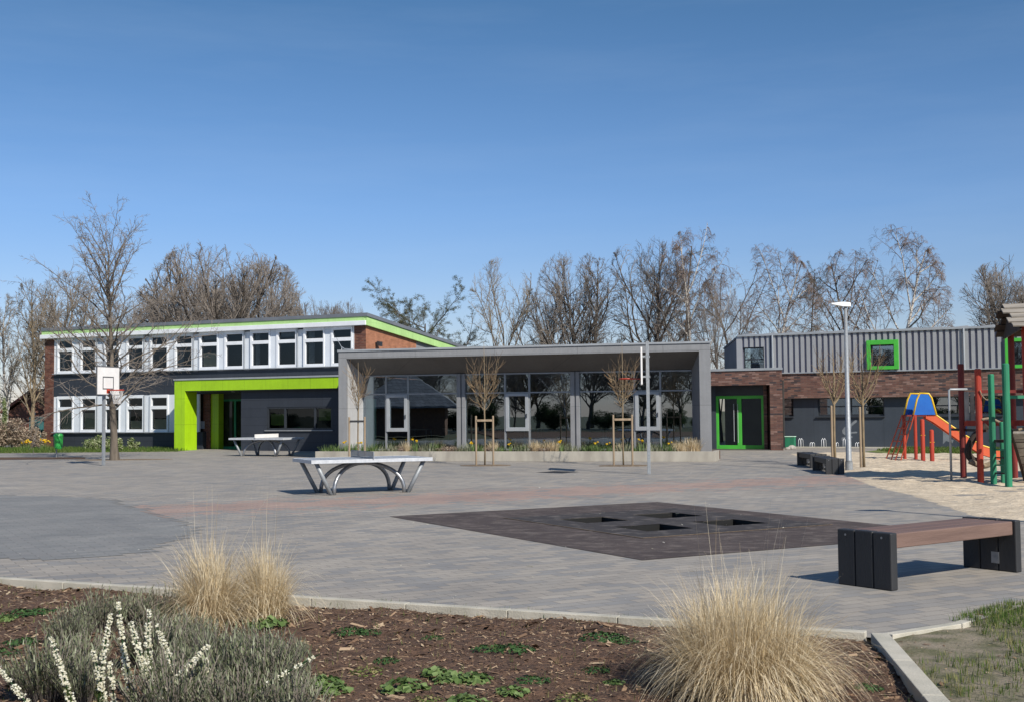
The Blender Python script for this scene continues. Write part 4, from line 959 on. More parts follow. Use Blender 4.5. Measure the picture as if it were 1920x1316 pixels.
# chute
cp_ = [(xpx(1735), zp), (xpx(1748), zpx(784)), (xpx(1800), zpx(823)), (xpx(1835), zpx(846)), (xpx(1862), zpx(855)), (xpx(1884), zpx(858))]
m = MB()
for (x0, z0), (x1, z1) in zip(cp_, cp_[1:]):
    for (ya, yb, za, zb_) in ((-.24, .24, -.03, 0), (-.27, -.24, -.12, .17), (.24, .27, -.12, .17)):
        m.hexa([(x0, ya, z0 + za), (x0, yb, z0 + za), (x1, yb, z1 + za), (x1, ya, z1 + za)], [(x0, ya, z0 + zb_), (x0, yb, z0 + zb_), (x1, yb, z1 + zb_), (x1, ya, z1 + zb_)])
m.build('chute', M['orange'], e)
for ys in (-.255, .255):
    MB().tube([(x, ys, z + .185) for x, z in cp_], .028, 8).build('handrail', M['yellow'], e, smooth=True)
MB().tube([(xpx(1866), 0, -.05), (xpx(1866), 0, zpx(857))], .04, 8).build('post', M['red'], e)
# ladder
lx0, lx1 = xpx(1668), xpx(1700); 
for (a0, a1, b1, dy0) in ((1664, 1697, 850, .3), (1672, 1702, 0, .1), (1678, 1709, 0, -.1), (1686, 1713, 0, -.3)):
    pts = [(xpx(a0), dy0, .0), (xpx(a0) + (xpx(a1) - xpx(a0)) * 1.0, dy0, zp)]
    MB().tube(pts, .02, 6).build('ladder_rail', M['ladder_red'], e)
for k in range(1, 7):
    t = k / 7.0
    for (a, b) in (((1664, 1697, .3), (1678, 1709, -.1)), ((1672, 1702, .1), (1686, 1713, -.3))):
        if (k % 2) == (a[0] == 1664): 
            MB().tube([(xpx(a[0]) + (xpx(a[1]) - xpx(a[0])) * t, a[2], zp * t), (xpx(b[0]) + (xpx(b[1]) - xpx(b[0])) * t, b[2], zp * t)], .017, 6).build('rung', M['ladder_red'], e)
for i, (x, yb, yt, lb) in enumerate(((1731, 864.5, 785, 'taller free-standing red post under the slide'), (1748, 867, 804.5, 'shorter free-standing red post under the slide'))):
    p = G(x, yb); k = 2300 / p.y; t = empty('red_post', p, 0, lb, 'post', 'low red posts in the sand')
    h = EYE - (yt - (771 - .009 * (x - 960))) / k
    MB().tube([(0, 0, -.1), (0, 0, h - .03), (0, 0, h)], [.07, .07, .03], 12).build('shaft', M['red'], t)
    MB().tube([(-.075, -.05, h * .62), (.075, -.05, h * .62)], .008, 6).build('bolt', M['yellow'], t)
# ------------------------------------------------------------------ climbing frame
def base(x, y): q = G(x, y); return q
rt = empty('climbing_frame', G(1850, 905), 0, 'wooden climbing tower with red and green posts, board roof and ropes', 'climbing frame')
O = G(1850, 905)
def L_(v): return Vector(v) - O
def zat(x, y, P):     # height seen at pixel row y at the distance of P
    d = ray(x, y); t = P.y / d.y; return EYE + d.z * t
def post(x, yb, yt, mat, r=.075, xt=None, label=None):
    P = base(x, yb); h = zat(x, yt, P)
    o = MB().tube([L_((P.x, P.y, -.15)), L_((P.x, P.y, h - .02)), L_((P.x, P.y, h))], [r, r, r * .8], 14).build('post', M[mat], rt, smooth=False)
    if label: o['label'] = label
    return P
PA = post(1807, 899, 682, 'darkred', label='dark red post'); PB = post(1839, 905, 691, 'red', label='bright red post')
PC = post(1863.5, 909, 701, 'pgreen', .07, label='green post'); PD = post(1891.5, 912, 681, 'pgreen', .08, label='green post')
PE = post(1881, 906, 790, 'pgreen', .05, label='green post'); PF_ = post(1903, 899, 590, 'darkred', .075, label='dark red post')
PG = post(1930, 906, 590, 'red', .08, label='bright red post'); PH = post(1985, 905, 590, 'darkred', .08, label='dark red post'); PI_ = post(1962, 915, 600, 'red', .08, label='bright red post')
def bar2(name, mat, x0, y0, P0, x1, y1, P1_, wd=.06, th=.1, up=(0, 0, 1)):
    a = L_((AT(x0, y0, P0.y))); b = L_((AT(x1, y1, P1_.y)))
    return MB().bar(a, b, wd, th, up).build(name, M[mat], rt)
bar2('beam', 'red', 1806, 793, PA, 1945, 792, PG, .08, .13)
bar2('beam', 'darkred', 1839, 733.5, PB, 1960, 733, PG, .05, .07)
bar2('rail', 'pgreen', 1893, 744, PD, 1955, 743, PD, .05, .07)
bar2('deck', 'darkwood', 1862, 826, PC, 1955, 826, PC, .5, .06)
# grey panels between posts A and B
for (x0, x1, ) in ((1808, 1818), (1819, 1828)):
    a = L_(AT(x0, 734, PA.y - .1)); b = L_(AT(x1, 790, PA.y - .1)); MB().box(a.x, b.x, a.y, a.y + .03, b.z, a.z).build('side_board', M['stone'] if x0 == 1808 else M['shingle'], rt)
bar2('rail', 'blue', 1811, 735, PA, 1811, 815, PA, .03, .03, (0, 1, 0))
m = MB(); q = [L_(v) for v in (AT(1808, 803, PA.y), AT(1850, 803, PB.y), AT(1850, 803, PB.y - .01))]
m.box(q[0].x, q[1].x, q[1].y - .05, q[0].y + .9, q[0].z - .06, q[0].z); m.build('platform', M['darkwood'], rt)
# steel grab bar
P = base(1784, 905); h = zat(1777, 731, P)
MB().tube([L_((P.x, P.y, -.05)), L_((P.x, P.y, h)), L_((P.x + .03, P.y, h + .02)), L_((P.x + .55, P.y + .1, h + .02))], .028, 8).build('steel_bar', M['cap'], rt, smooth=True)
# ladder between green posts
for k, y in enumerate((886, 871, 857, 842)):
    bar2('rung', 'pgreen' if k % 2 else 'darkwood', 1864, y, PC, 1892, y + 1, PD, .035, .035)
# ropes
def rope(pts, r, mat, n=7):
    out = []
    for i in range(len(pts) - 1):
        p0, p1, p2, p3 = (Vector(pts[max(0, i - 1)]), Vector(pts[i]), Vector(pts[i + 1]), Vector(pts[min(len(pts) - 1, i + 2)]))
        for k in range(6):
            t = k / 6; out.append(.5 * ((2 * p1) + (p2 - p0) * t + (2 * p0 - 5 * p1 + 4 * p2 - p3) * t * t + (3 * p1 - p0 - 3 * p2 + p3) * t ** 3))
    out.append(Vector(pts[-1])); return MB().tube([L_(o) for o in out], r, n).build('rope', M[mat], rt, smooth=True)
Yr = PB.y + .35
rope([AT(x, y, Yr) for x, y in ((1850, 798), (1832, 812), (1821, 828), (1815, 846), (1822, 860), (1836, 866))], .085, 'darkwood', 9)
rope([AT(x, y, Yr - .1) for x, y in ((1818, 864), (1832, 870), (1845, 873), (1862, 868), (1878, 868))], .065, 'rope', 9)
rope([AT(x, y, PB.y - .1) for x, y in ((1837, 731), (1842, 742), (1850, 749), (1858, 747))], .014, 'rope')
rope([AT(x, y, PB.y - .05) for x, y in ((1840, 786), (1855, 784), (1866, 787), (1890, 800), (1905, 806), (1925, 800))], .03, 'rope')
# ramp of pale boards with battens
a0, a1 = AT(1899, 812, PD.y + .1), AT(1948, 812, PD.y + .1); b0, b1 = G(1925, 903), G(1978, 903); b0.y -= .0
m = MB(); m.hexa([L_(b0), L_(b1), L_(a1), L_(a0)], [L_(b0 + Vector((0, -.02, .05))), L_(b1 + Vector((0, -.02, .05))), L_(a1 + Vector((0, -.02, .05))), L_(a0 + Vector((0, -.02, .05)))]); m.build('ramp', M['stone'], rt)
for k in range(1, 6):
    t = k / 6; p = b0.lerp(a0, t) + Vector((-.02, -.05, .07)); q = b1.lerp(a1, t) + Vector((.02, -.05, .07)); MB().bar(L_(p), L_(q), .05, .05).build('batten', M['darkwood'], rt)
MB().bar(L_(b0 + Vector((-.04, -.03, .02))), L_(a0 + Vector((-.04, -.03, .04))), .05, .12).build('ramp_edge', M['darkwood'], rt)
# roof
rd = Vector((math.sin(R(13.5)), math.cos(R(13.5)), 0)); ru = Vector((rd.y, -rd.x, 0))
N0 = Vector((11.22, 27.4, 3.5)); F0 = Vector((11.85, 30.0, 3.42)); R0 = Vector((11.53, 28.7, 4.12)); LEN = 4.6
def roof_side(Ea, Ra, name, mt_='shingle'):
    for k in range(5):
        t0, t1 = k / 5 - .03, (k + 1) / 5
        p = Ea.lerp(Ra, max(t0, 0)); q = Ea.lerp(Ra, t1); nrm = (q - p).cross(ru).normalized(); nrm = nrm if nrm.z > 0 else -nrm
        sh = [(.0, .06, -.05, .09, .02)[k], (.05, 0, .03, -.04, .06)[k]]
        A_, B_ = p + nrm * .035 - ru * sh[0], q + nrm * .005 - ru * sh[0]; wv = ru * (LEN + sh[0] + sh[1])
        MB().hexa([L_(A_), L_(A_ + wv), L_(B_ + wv), L_(B_)], [L_(A_ + nrm * .03), L_(A_ + wv + nrm * .03), L_(B_ + wv + nrm * .03), L_(B_ + nrm * .03)]).build('roof_board', M[mt_], rt)
roof_side(N0, R0, 'n'); roof_side(F0, R0, 'f', 'darkwood')
for t in (.15, LEN - .3):
    MB().prism([(0, 0)], 0, 0) if 0 else None
    a, b, c = N0 + ru * t, F0 + ru * t, R0 + ru * t
    MB().add([L_(v + Vector((0, 0, -.03))) for v in (a, b, c)] + [L_(v + ru * .04 + Vector((0, 0, -.03))) for v in (a, b, c)], [(0, 1, 2), (5, 4, 3), (0, 3, 4, 1), (1, 4, 5, 2), (2, 5, 3, 0)]).build('gable_board', M['darkwood'], rt)

# ------------------------------------------------------------------ far-left house and garage
Hs = empty('house', AT(22, 820, 92).xyz * 1, 0, 'red brick house with brown gable roof and teal garage door beyond the trees', 'house'); Hs.location.z = 0
ho = Hs.location; kh = 2300 / 92
hx = lambda x: (x - 22) / kh
hzz = lambda y: EYE + (779 - y) / kh
x0, x1 = hx(14), hx(110)
m = MB(); m.box(x0, x1, 0, 9, 0, hzz(772)); m.prism([(x0, hzz(772)), (x1, hzz(772)), ((x0 + x1) / 2, hzz(735))], 0, 9); m.build('wall', M['brick_old'], Hs)
xm_, zr_ = (x0 + x1) / 2, hzz(735)
for s_, xe in ((-1, x0 - .4), (1, x1 + .4)):
    ze = hzz(774)
    MB().hexa([(xe, -.4, ze), (xe, 9.4, ze), (xm_, 9.4, zr_ + .02), (xm_, -.4, zr_ + .02)], [(xe, -.4, ze + .2), (xe, 9.4, ze + .2), (xm_, 9.4, zr_ + .3), (xm_, -.4, zr_ + .3)]).build('roof', M['roof_tile'], Hs)
MB().box(hx(55), hx(82), -.05, -.001, 0, hzz(781)).build('garage_door', M['teal'], Hs)
w_ = MB().box(hx(58), hx(66), -.06, -.001, hzz(777), hzz(772)).build('window', M['white'], Hs)
MB().box(hx(58.8), hx(61.7), -.07, -.061, hzz(776.3), hzz(772.7)).build('pane', M['plank_black'], w_)
MB().box(hx(62.3), hx(65.2), -.07, -.061, hzz(776.3), hzz(772.7)).build('pane', M['plank_black'], w_)
# hut behind the camera's left, mirrored in the glass front
Hu = empty('garden_hut', (-31.5, 9.5, 0), R(58), 'timber hut with dark shingled hip roof standing opposite the glass pavilion', 'hut')
MB().box(-3, 3, -3, 3, 0, 2.3).build('wall', M['hut_wood'], Hu)
m = MB(); m.add([(-4, -4, 2.2), (4, -4, 2.2), (4, 4, 2.2), (-4, 4, 2.2), (-.3, 0, 5.0), (.3, 0, 5.0), (-4, -4, 2.08), (4, -4, 2.08), (4, 4, 2.08), (-4, 4, 2.08)], [(0, 1, 5, 4), (1, 2, 5), (2, 3, 4, 5), (3, 0, 4), (7, 6, 9, 8), (0, 6, 7, 1), (1, 7, 8, 2), (2, 8, 9, 3), (3, 9, 6, 0)]); m.build('roof', M['hut_shingle'], Hu)
# ------------------------------------------------------------------ trees
UP = Vector((0, 0, 1))
def rotd(d, ang, rng, az=None):
    o = d.orthogonal().normalized(); a = rng.uniform(0, 6.283) if az is None else az
    o = Matrix.Rotation(a, 3, d) @ o
    return (d * math.cos(ang) + o * math.sin(ang)).normalized()
def grow(mt, mc, p, d, L, r, lvl, K, rng, tips=None):
    nseg = K['seg'][lvl]; pts = [p.copy()]; ds = [d.copy()]; env = K.get('env'); tol = rng.uniform(.93, 1.03); n0 = nseg
    for i in range(n0):
        j = K['jit'][lvl]; t = K['trop'][lvl]
        d = (d + Vector((rng.gauss(0, j), rng.gauss(0, j), rng.gauss(0, j) * .8)) + UP * t * (1 if not isinstance(t, tuple) else 1)).normalized()
        p = p + d * (L / n0); pts.append(p.copy()); ds.append(d.copy())
        if env and lvl and ((p.x ** 2 + p.y ** 2) / env[0] ** 2 + ((p.z - env[1]) / env[2]) ** 2) > tol:
            pts[-1] = pts[-2].lerp(p, .35); break
    nseg = len(pts) - 1
    rend = K['rend'][lvl]; radii = [r * (1 - (1 - rend) * i / nseg) for i in range(nseg + 1)]
    if lvl == 0 and K.get('flare'): radii[0] *= K['flare']
    (mt if lvl <= K.get('tl', 1) else mc).tube(pts, radii, K['sides'][lvl], cap=False)
    if tips is not None and lvl >= K['maxl'] - 1: tips += pts[1:]
    if lvl >= K['maxl']: return
    n = K['n'][lvl]
    for k in range(n):
        t = K['st'][lvl] + (1 - K['st'][lvl]) * (k + rng.random() * .8) / n
        f = t * nseg; i = min(nseg - 1, int(f)); q = pts[i].lerp(pts[i + 1], f - i)
        ang = K['ang'][lvl] * rng.uniform(.7, 1.3)
        if lvl == 0: ang *= K.get('angtop', 1) ** t
        nd = rotd(ds[i], ang, rng, (k * 2.4 + rng.uniform(-.5, .5)) if lvl == 0 else None)
        prof = K['prof'](t) if lvl == 0 else (1 - .45 * t)
        nl = (K['len'][lvl] if lvl == 0 else L * K['len'][lvl]) * prof * rng.uniform(.75, 1.25)
        nr = max(K['rmin'], min(radii[i] * .75, r * K['rr'][lvl] * (1.1 - .4 * t)))
        grow(mt, mc, q, nd, nl, nr, lvl + 1, K, rng, tips)
base_K = dict(seg=[9, 6, 5, 4, 3], jit=[.05, .13, .17, .2, .22], trop=[.05, .07, .06, .05, .03], rend=[.22, .2, .25, .4, .55], sides=[8, 6, 4, 3, 3],
              n=[17, 10, 8, 5], st=[.18, .12, .1, .1], ang=[.85, .62, .6, .6], len=[5.0, .52, .45, .5], rr=[.42, .45, .5, .6], rmin=.0085, maxl=4, prof=lambda t: 1.15 - .75 * t)
def mk(**k): d = dict(base_K); d.update(k); return d
kinds = {
    'ash': (mk(n=[15, 10, 8, 5], st=[.3, .12, .1, .1], len=[8.0, .46, .42, .5], ang=[.7, .6, .6, .6], prof=lambda t: 1.1 - .3 * t, rmin=.008, env=(3.3, 7.2, 5.0)), 8.5, .23),
    'oak': (mk(n=[17, 13, 9, 5], st=[.3, .12, .1, .1], len=[11, .38, .36, .5], ang=[.85, .5, .55, .6], trop=[.0, .06, .05, .04, .03], jit=[.05, .06, .15, .2, .22], seg=[9, 20, 7, 4, 3], rmin=.0085, rr=[.4, .4, .5, .6], prof=lambda t: 1.05, env=(4.4, 5.3, 4.9)), 4.6, .32),
    'multi': (mk(n=[8, 10, 8, 4], st=[.06, .2, .1, .1], ang=[.42, .55, .6, .6], len=[11, .38, .4, .5], trop=[.02, .06, .05, .04, .03], prof=lambda t: 1.05 - .3 * t, rmin=.008, env=(3.4, 6.3, 5.4)), 7, .2),
    'slim': (mk(n=[17, 9, 7, 5], len=[4.6, .5, .45, .5], ang=[.62, .6, .6, .6], trop=[.05, .10, .07, .05, .03], st=[.15, .12, .1, .1], prof=lambda t: 1.15 - .5 * t, rmin=.008, env=(2.2, 7.6, 5.4)), 11, .18),
    'birch': (mk(n=[15, 8, 9, 4], len=[7.6, .42, .40, .8], ang=[.78, .7, .8, .5], trop=[.04, .07, -.03, -.3, -.4], jit=[.06, .12, .16, .12, .08], st=[.18, .2, .15, .1], rmin=.0085, prof=lambda t: 1.15 - .45 * t, env=(4.2, 7.4, 5.8)), 12, .17),
    'larch': (mk(n=[34, 13, 6], maxl=3, len=[4.4, .3, .4], ang=[1.35, .9, .7], trop=[.02, .06, -.03, -.05, 0], st=[.1, .1, .1], rr=[.2, .4, .5], prof=lambda t: 1.1 - .8 * t, tl=1), 13, .16),
    'pine': (mk(n=[17, 10, 6], maxl=3, len=[6.0, .36, .4], ang=[1.15, .8, .7], trop=[.04, .12, .03, -.04, 0], st=[.15, .15, .15], rr=[.35, .4, .5], prof=lambda t: 1.1 - .4 * t), 8, .17),
}
protos = {}
def proto_tree(kind, variant, tm, cm, needles=False):
    K, H, r = kinds[kind]; rng = random.Random(hash((len(kind), variant * 7 + sum(map(ord, kind)))))
    mt, mc = MB(), MB(); tips = [] if needles else None
    grow(mt, mc, Vector((0, 0, 0)), Vector((rng.uniform(-.04, .04), rng.uniform(-.04, .04), 1)).normalized(), H, r, 0, K, rng, tips)
    e = empty('tree'); mt.build('trunk', M[tm], e, smooth=True); c = mc.build('crown', M[cm], e)
    if needles:
        m = MB()
        for q in tips:
            for _ in range(needles):
                s = rng.uniform(.018, .045); a = Vector((rng.gauss(0, 1), rng.gauss(0, 1), rng.gauss(0, .6))).normalized(); b = a.orthogonal().normalized() * s * .35; o = q + Vector((rng.gauss(0, .06), rng.gauss(0, .06), rng.gauss(0, .05)))
                m.add([o, o + a * s + b, o + a * s * 2, o + a * s - b], [(0, 1, 2, 3)], rng.random())
        m.build('needles', M['needles'], c)
    return e
PR = {}
def tree(kind, variant, tm, cm, px, ytop, Z, label, group, wsc=1.0, needles=False, name='bare_tree', rz=0, world=None, zmul=1.0):
    key = (kind, variant, tm, cm)
    K, H, r = kinds[kind]
    if world: x, y, hh = world
    else:
        q = AT(px, ytop, Z); x, y, hh = q.x, q.y, q.z
    kv = (kind, variant)
    if key not in PR:
        if kv not in KV:
            KV[kv] = proto_tree(kind, variant, tm, cm, needles); o = KV[kv]
            MH[kv] = max(v.co.z for ch in C.objects if ch.parent == o for v in ch.data.vertices)
            PR[key] = [o, 0]
        else:
            o = copy_tree(KV[kv])
            for ch in [c for c in C.objects if c.parent == o]:
                ch.data = ch.data.copy(); ch.data.materials[0] = M[tm if ch.name.startswith('trunk') else cm]
            PR[key] = [o, 0]
    ttop = MH[kv]
    s = hh / ttop
    o = place(PR[key][0], PR[key][1], (x, y, 0), rz, (s * wsc, s * wsc, s), label, 'tree', group); PR[key][1] = 1
    o.name = name
    return o
MH = {}; KV = {}
GT = 'bare trees behind the school'
T = [
 # kind var trunk crown px ytop Z width label
 ('slim', 1, 'bark_birch', 'twig_pale', 18, 545, 84, .9, 'pale slender tree at the far left edge of the yard'),
 ('slim', 2, 'bark_light', 'twig_pale', 62, 522, 80, 1.0, 'slender pale tree beside the brick end wall of the two-storey school'),
 ('ash', 1, 'bark_light', 'twig_pale', 138, 508, 88, 1.0, 'light brown bare tree behind the left end of the green roof edge'),
 ('ash', 1, 'bark', 'twig', 236, 548, 98, 1.0, 'low bare tree behind the school roof, just left of the great round crown'),
 ('oak', 1, 'bark_dark', 'twig', 332, 500, 94, .62, 'dark bare tree forming the left part of the great round crown'),
 ('oak', 2, 'bark_dark', 'twig', 412, 447, 86, 1.0, 'broad dark bare tree, tallest of the great round crown above the school roof'),
 ('oak', 1, 'bark_dark', 'twig', 486, 482, 92, .74, 'spreading dark bare tree forming the right part of the great round crown'),
 ('oak', 1, 'bark', 'twig', 594, 553, 120, .7, 'small distant bare tree over the middle of the green roof edge'),
 ('oak', 1, 'bark', 'twig', 656, 557, 130, .5, 'tiny distant bare tree just left of the roof corner'),
 ('pine', 1, 'bark_dark', 'twig', 800, 522, 84, 1.0, 'olive larch with drooping needled boughs above the sloping gable'),
 ('multi', 1, 'bark', 'twig_pale', 938, 480, 82, .78, 'pale bare tree with three forking stems above the left of the pavilion roof'),
 ('ash', 2, 'bark', 'twig', 1018, 525, 84, .8, 'short crooked bare tree, first in the row behind the pavilion'),
 ('ash', 2, 'bark_dark', 'twig', 1068, 466, 80, .8, 'bare tree with rounded top, second in the row behind the pavilion'),
 ('slim', 2, 'bark_dark', 'twig', 1112, 470, 80, 1.1, 'narrow bare tree leaning right in the row behind the pavilion'),
 ('ash', 2, 'bark_dark', 'twig', 1208, 440, 78, .85, 'tall dark bare tree right above the edge-on hoop pole'),
 ('larch', 1, 'bark_dark', 'twig', 1276, 432, 80, 1.0, 'tall dark larch with level boughs, left neighbour of the white-stemmed birch'),
 ('birch', 1, 'bark_birch', 'twig_birch', 1306, 418, 78, .72, 'tall white-stemmed birch above the gap between pavilion and brick porch'),
 ('multi', 1, 'bark_dark', 'twig', 1348, 520, 66, .62, 'dark leaning bare tree standing in the gap beside the pavilion'),
 ('birch', 2, 'bark_dark', 'twig_birch', 1386, 488, 88, .85, 'brown-twigged bare tree behind the left corner of the metal-clad hall'),
 ('birch', 3, 'bark_birch', 'twig_birch', 1440, 458, 86, .9, 'brown birch with pale stem behind the left part of the metal-clad hall'),
 ('larch', 1, 'bark_dark', 'twig', 1510, 488, 84, .8, 'dark slim larch just left of the lamp post head'),
 ('birch', 2, 'bark', 'twig_birch', 1596, 462, 88, .85, 'drooping brown birch directly behind the lamp post'),
 ('birch', 3, 'bark_birch', 'twig_birch', 1664, 424, 86, .95, 'broad drooping birch with white stem above the square green window'),
 ('oak', 1, 'bark', 'twig', 1908, 478, 84, .9, 'wide bare tree rising behind the board roof of the climbing tower'),
 ('slim', 1, 'bark_light', 'twig_pale', 100, 560, 92, 1.1, 'thin bare tree behind the far-left corner of the white gutter'),
]
for i, (kd_, v, tm, cm, px, yt, Z, wsc, lb) in enumerate(T):
    tree(kd_, v, tm, cm, px, yt, Z, lb, GT, wsc, needles=(14 if kd_ == 'pine' else (1 if kd_ == 'larch' else False)), rz=(i * 2.39) % 6.28,
         name={'birch': 'birch_tree', 'larch': 'larch_tree', 'pine': 'larch_tree'}.get(kd_, 'bare_tree'))
# big pin oak in the yard
rng = random.Random(11)
Kp = mk(seg=[14, 8, 6, 4, 3], n=[44, 12, 7], maxl=3, st=[.24, .1, .1], ang=[1.62, .7, .7], angtop=.25, len=[4.4, .3, .4], rr=[.25, .4, .55], rmin=.0065, sides=[12, 6, 4, 3], jit=[.04, .12, .18, .2, .2],
        trop=[.05, .004, .0, -.01, 0], prof=lambda t: (1.28 - .8 * t), flare=1.35, rend=[.1, .15, .3, .5])
mt, mc = MB(), MB(); bt = G(215, 862)
grow(mt, mc, Vector((0, 0, -.05)), Vector((0.0, 0, 1)), 8.4, .155, 0, Kp, rng)
zs = 10.35 / max(v[2] for v in mt.v + mc.v)
for q_ in (mt, mc): q_.v = [(a, b, c * zs) for a, b, c in q_.v]
e = empty('bare_tree', bt, 1.0, 'big bare yard tree with drooping lower boughs behind the white backboard', 'tree'); mt.build('trunk', M['bark'], e, smooth=True); mc.build('crown', M['twig'], e)
# staked young trees by the planter, and two by the lamp
def young(loc, label, stakes, seed, fork=1.85, top=3.5, leader=None, r=.028, spread=.42, group='young trees tied to wooden stakes', nb=12):
    rng = random.Random(seed); e = empty('young_tree', loc, 0, label, 'tree', group); mt, mc = MB(), MB()
    mt.tube([(0, 0, -.02), (rng.uniform(-.02, .02), 0, fork * .5), (0, 0, fork), (0.01, 0, fork + (top - fork) * .5), (0, 0, leader or top)], [r, r * .9, r * .85, r * .5, .005], 8)
    for k in range(nb):
        a = k * 2.4 + rng.uniform(-.3, .3); z0 = fork - .1 + rng.uniform(0, .5); f_ = rng.uniform(.5, 1.0); L = (top - z0) * f_; sp_ = spread * (1.75 - 1.1 * f_)
        d = Vector((math.cos(a) * sp_, math.sin(a) * sp_, rng.uniform(.55, .9))).normalized(); p = Vector((0, 0, z0)); pts = [p]
        for i in range(7):
            d = (d + UP * (.34 if i > 0 else .1) + Vector((rng.gauss(0, .06), rng.gauss(0, .06), 0))).normalized(); p = p + d * L / 6; pts.append(p)
        mt.tube(pts, [r * .42 * (1 - i / 8.5) for i in range(8)], 5, cap=False)
        for j in range(9):
            i = rng.randint(1, 6); q = pts[i]; dd = rotd((pts[i] - pts[i - 1]).normalized(), rng.uniform(.4, .9), rng); pp = [q]
            for _ in range(3): dd = (dd + UP * .15 + Vector((rng.gauss(0, .1), rng.gauss(0, .1), 0))).normalized(); pp.append(pp[-1] + dd * rng.uniform(.08, .18))
            mc.tube(pp, [.007, .006, .005, .004], 3, cap=False)
    mt.build('trunk', M['bark_light'], e, smooth=True); mc.build('crown', M['twig_young'], e)
    return e
def stake(loc, h, label, r=.033):
    return tag(MB().tube([(0, 0, -.05), (0, 0, h - .02), (0, 0, h)], [r, r, r * .8], 10).build('tree_stake', M['wood_stake'], loc=loc), label, 'stake', 'wooden tree stakes')
def pit(x0, x1, y, label):
    p, q = G(x0, y), G(x1, y); m = MB(); rg = random.Random(int(x0)); n = 20; pts = [((p.x + q.x) / 2 + (q.x - p.x) / 2 * math.cos(t) * rg.uniform(.92, 1.05), p.y + .55 * math.sin(t) * rg.uniform(.9, 1.1)) for t in [6.283 * i / n for i in range(n)]]
    m.slab(pts, .0, .012); o = m.build('tree_pit', M['pit_soil']); o['kind'] = 'structure'
    return p
for (tx, s0, s1, seed, nm, yb, ld_) in ((672, 655, 684, 1, 'leftmost, before the pale side panel of the pavilion', 871.2, None), (909, 893, 925, 2, 'middle one, before the glass pavilion', 871.7, 4.05), (1169, 1151, 1186, 3, 'just left of the edge-on hoop pole', 872, 3.95)):
    b = G(tx, yb); young(b, 'young bare tree between two stakes, ' + nm, 2, seed, leader=ld_, top=3.45 + .1 * (seed == 2), nb=10 if seed == 1 else 15, spread=.55 + .3 * (seed > 1))
    for x, sd_ in ((s0, 'left'), (s1, 'right')):
        p = G(x, yb); p.x = b.x + (x - tx) * b.y / 2300; p.y = b.y
        stake(p, 1.62, '%s wooden stake of the young tree %s' % (sd_, nm))
    m = MB(); xa, xb = (s0 - tx) * b.y / 2300, (s1 - tx) * b.y / 2300; m.bar((xa + .03, -.045, 1.47), (xb - .03, -.045, 1.47), .02, .07)
    tag(m.build('cross_bar', M['wood_stake'] if seed > 1 else M['plank_black'], loc=b), 'cross bar of the young tree ' + nm, 'cross bar', 'cross bars of the tree stakes')
pit(862, 958, 872.5, ''); pit(1122, 1222, 873, '')
b = G(160, 861.5); pit(140, 310, 862, '')
p = G(1566, 870); young(p, 'young round-headed bare tree behind the small benches', 0, 8, 1.9, 3.7, r=.045, spread=.75, group='young round-headed trees by the lamp post', nb=14)
stake(p + Vector((-.1, -.06, 0)), 1.85, 'single wooden stake of the young tree behind the small benches', .035)
p = G(1620, 875.4); young(p, 'young round-headed bare tree right of the lamp post, in the sand', 0, 9, 1.85, 3.5, r=.045, spread=.85, group='young round-headed trees by the lamp post', nb=14)
stake(p + Vector((-.11, -.08, 0)), 1.8, 'single wooden stake of the young tree right of the lamp post', .035)

# ------------------------------------------------------------------ shrubs and hedges
def leafball(m, rng, c, rad, n, s0, s1, flat=1.0, r0=0, r1=1):
    for _ in range(n):
        v = Vector((rng.gauss(0, 1), rng.gauss(0, 1), rng.gauss(0, 1))).normalized() * (rng.random() ** .45)
        o = Vector(c) + Vector((v.x * rad[0], v.y * rad[1], v.z * rad[2])); a = Vector((rng.gauss(0, 1), rng.gauss(0, 1), rng.gauss(0, .8))).normalized(); s = rng.uniform(s0, s1); b = a.orthogonal().normalized(); b = Matrix.Rotation(rng.uniform(0, 6.28), 3, a) @ b
        m.add([o - a * s, o + b * s * .5, o + a * s, o - b * s * .5], [(0, 1, 2, 3)], r0 + (r1 - r0) * rng.random())
def shrub(name, px, yb, wpx, hpx, mat, label, cat='shrub', seed=0, Y=None, n=2200, ls=(.03, .07), group=None, stems='twig', depth=.7):
    rng = random.Random(seed); b = G(px, yb) if Y is None else Vector((AT(px, yb, Y).x, Y, 0)); k = 2300 / b.y; W, H_ = wpx / k, hpx / k
    e = empty(name, b, 0, label, cat, group); mt = MB(); m = MB(); nb = max(5, int(W * 7))
    for i in range(nb):
        x = rng.uniform(-.42, .42) * W; y = rng.uniform(-.4, .4) * W * depth; h = H_ * rng.uniform(.55, 1) * (1 - .5 * (abs(x) / (W / 2)) ** 2)
        mt.tube([(x * .5, y * .5, 0), (x * .8, y * .8, h * .5), (x * 1.05, y, h)], [.02, .012, .005], 4, cap=False)
        for zf in (.35, .62, .88): leafball(m, rng, (x * (.6 + .45 * zf), y, h * zf), (W * .13, W * .13, H_ * .17), int(n / nb / 3), *ls)
    mt.build('stem', M[stems], e); m.build('foliage', M[mat], e)
    return e
shrub('flowering_shrub', 192, 845, 78, 30, 'bushv', 'pale variegated shrub against the dark plinth, left of the big tree trunk', seed=1, Y=60.5, n=3200)
shrub('flowering_shrub', 234, 845, 46, 26, 'bushv', 'smaller green shrub against the dark plinth, right of the big tree trunk', seed=2, Y=60.3, n=1600)
shrub('dry_shrub', 18, 842, 95, 62, 'drybush', 'mass of pale dry blossoming shrub at the far left edge', seed=3, Y=66, n=5200, ls=(.04, .09))
shrub('dry_shrub', 66, 842, 50, 38, 'drybush', 'low dry brown shrub below the teal garage door', seed=4, Y=65, n=2400)
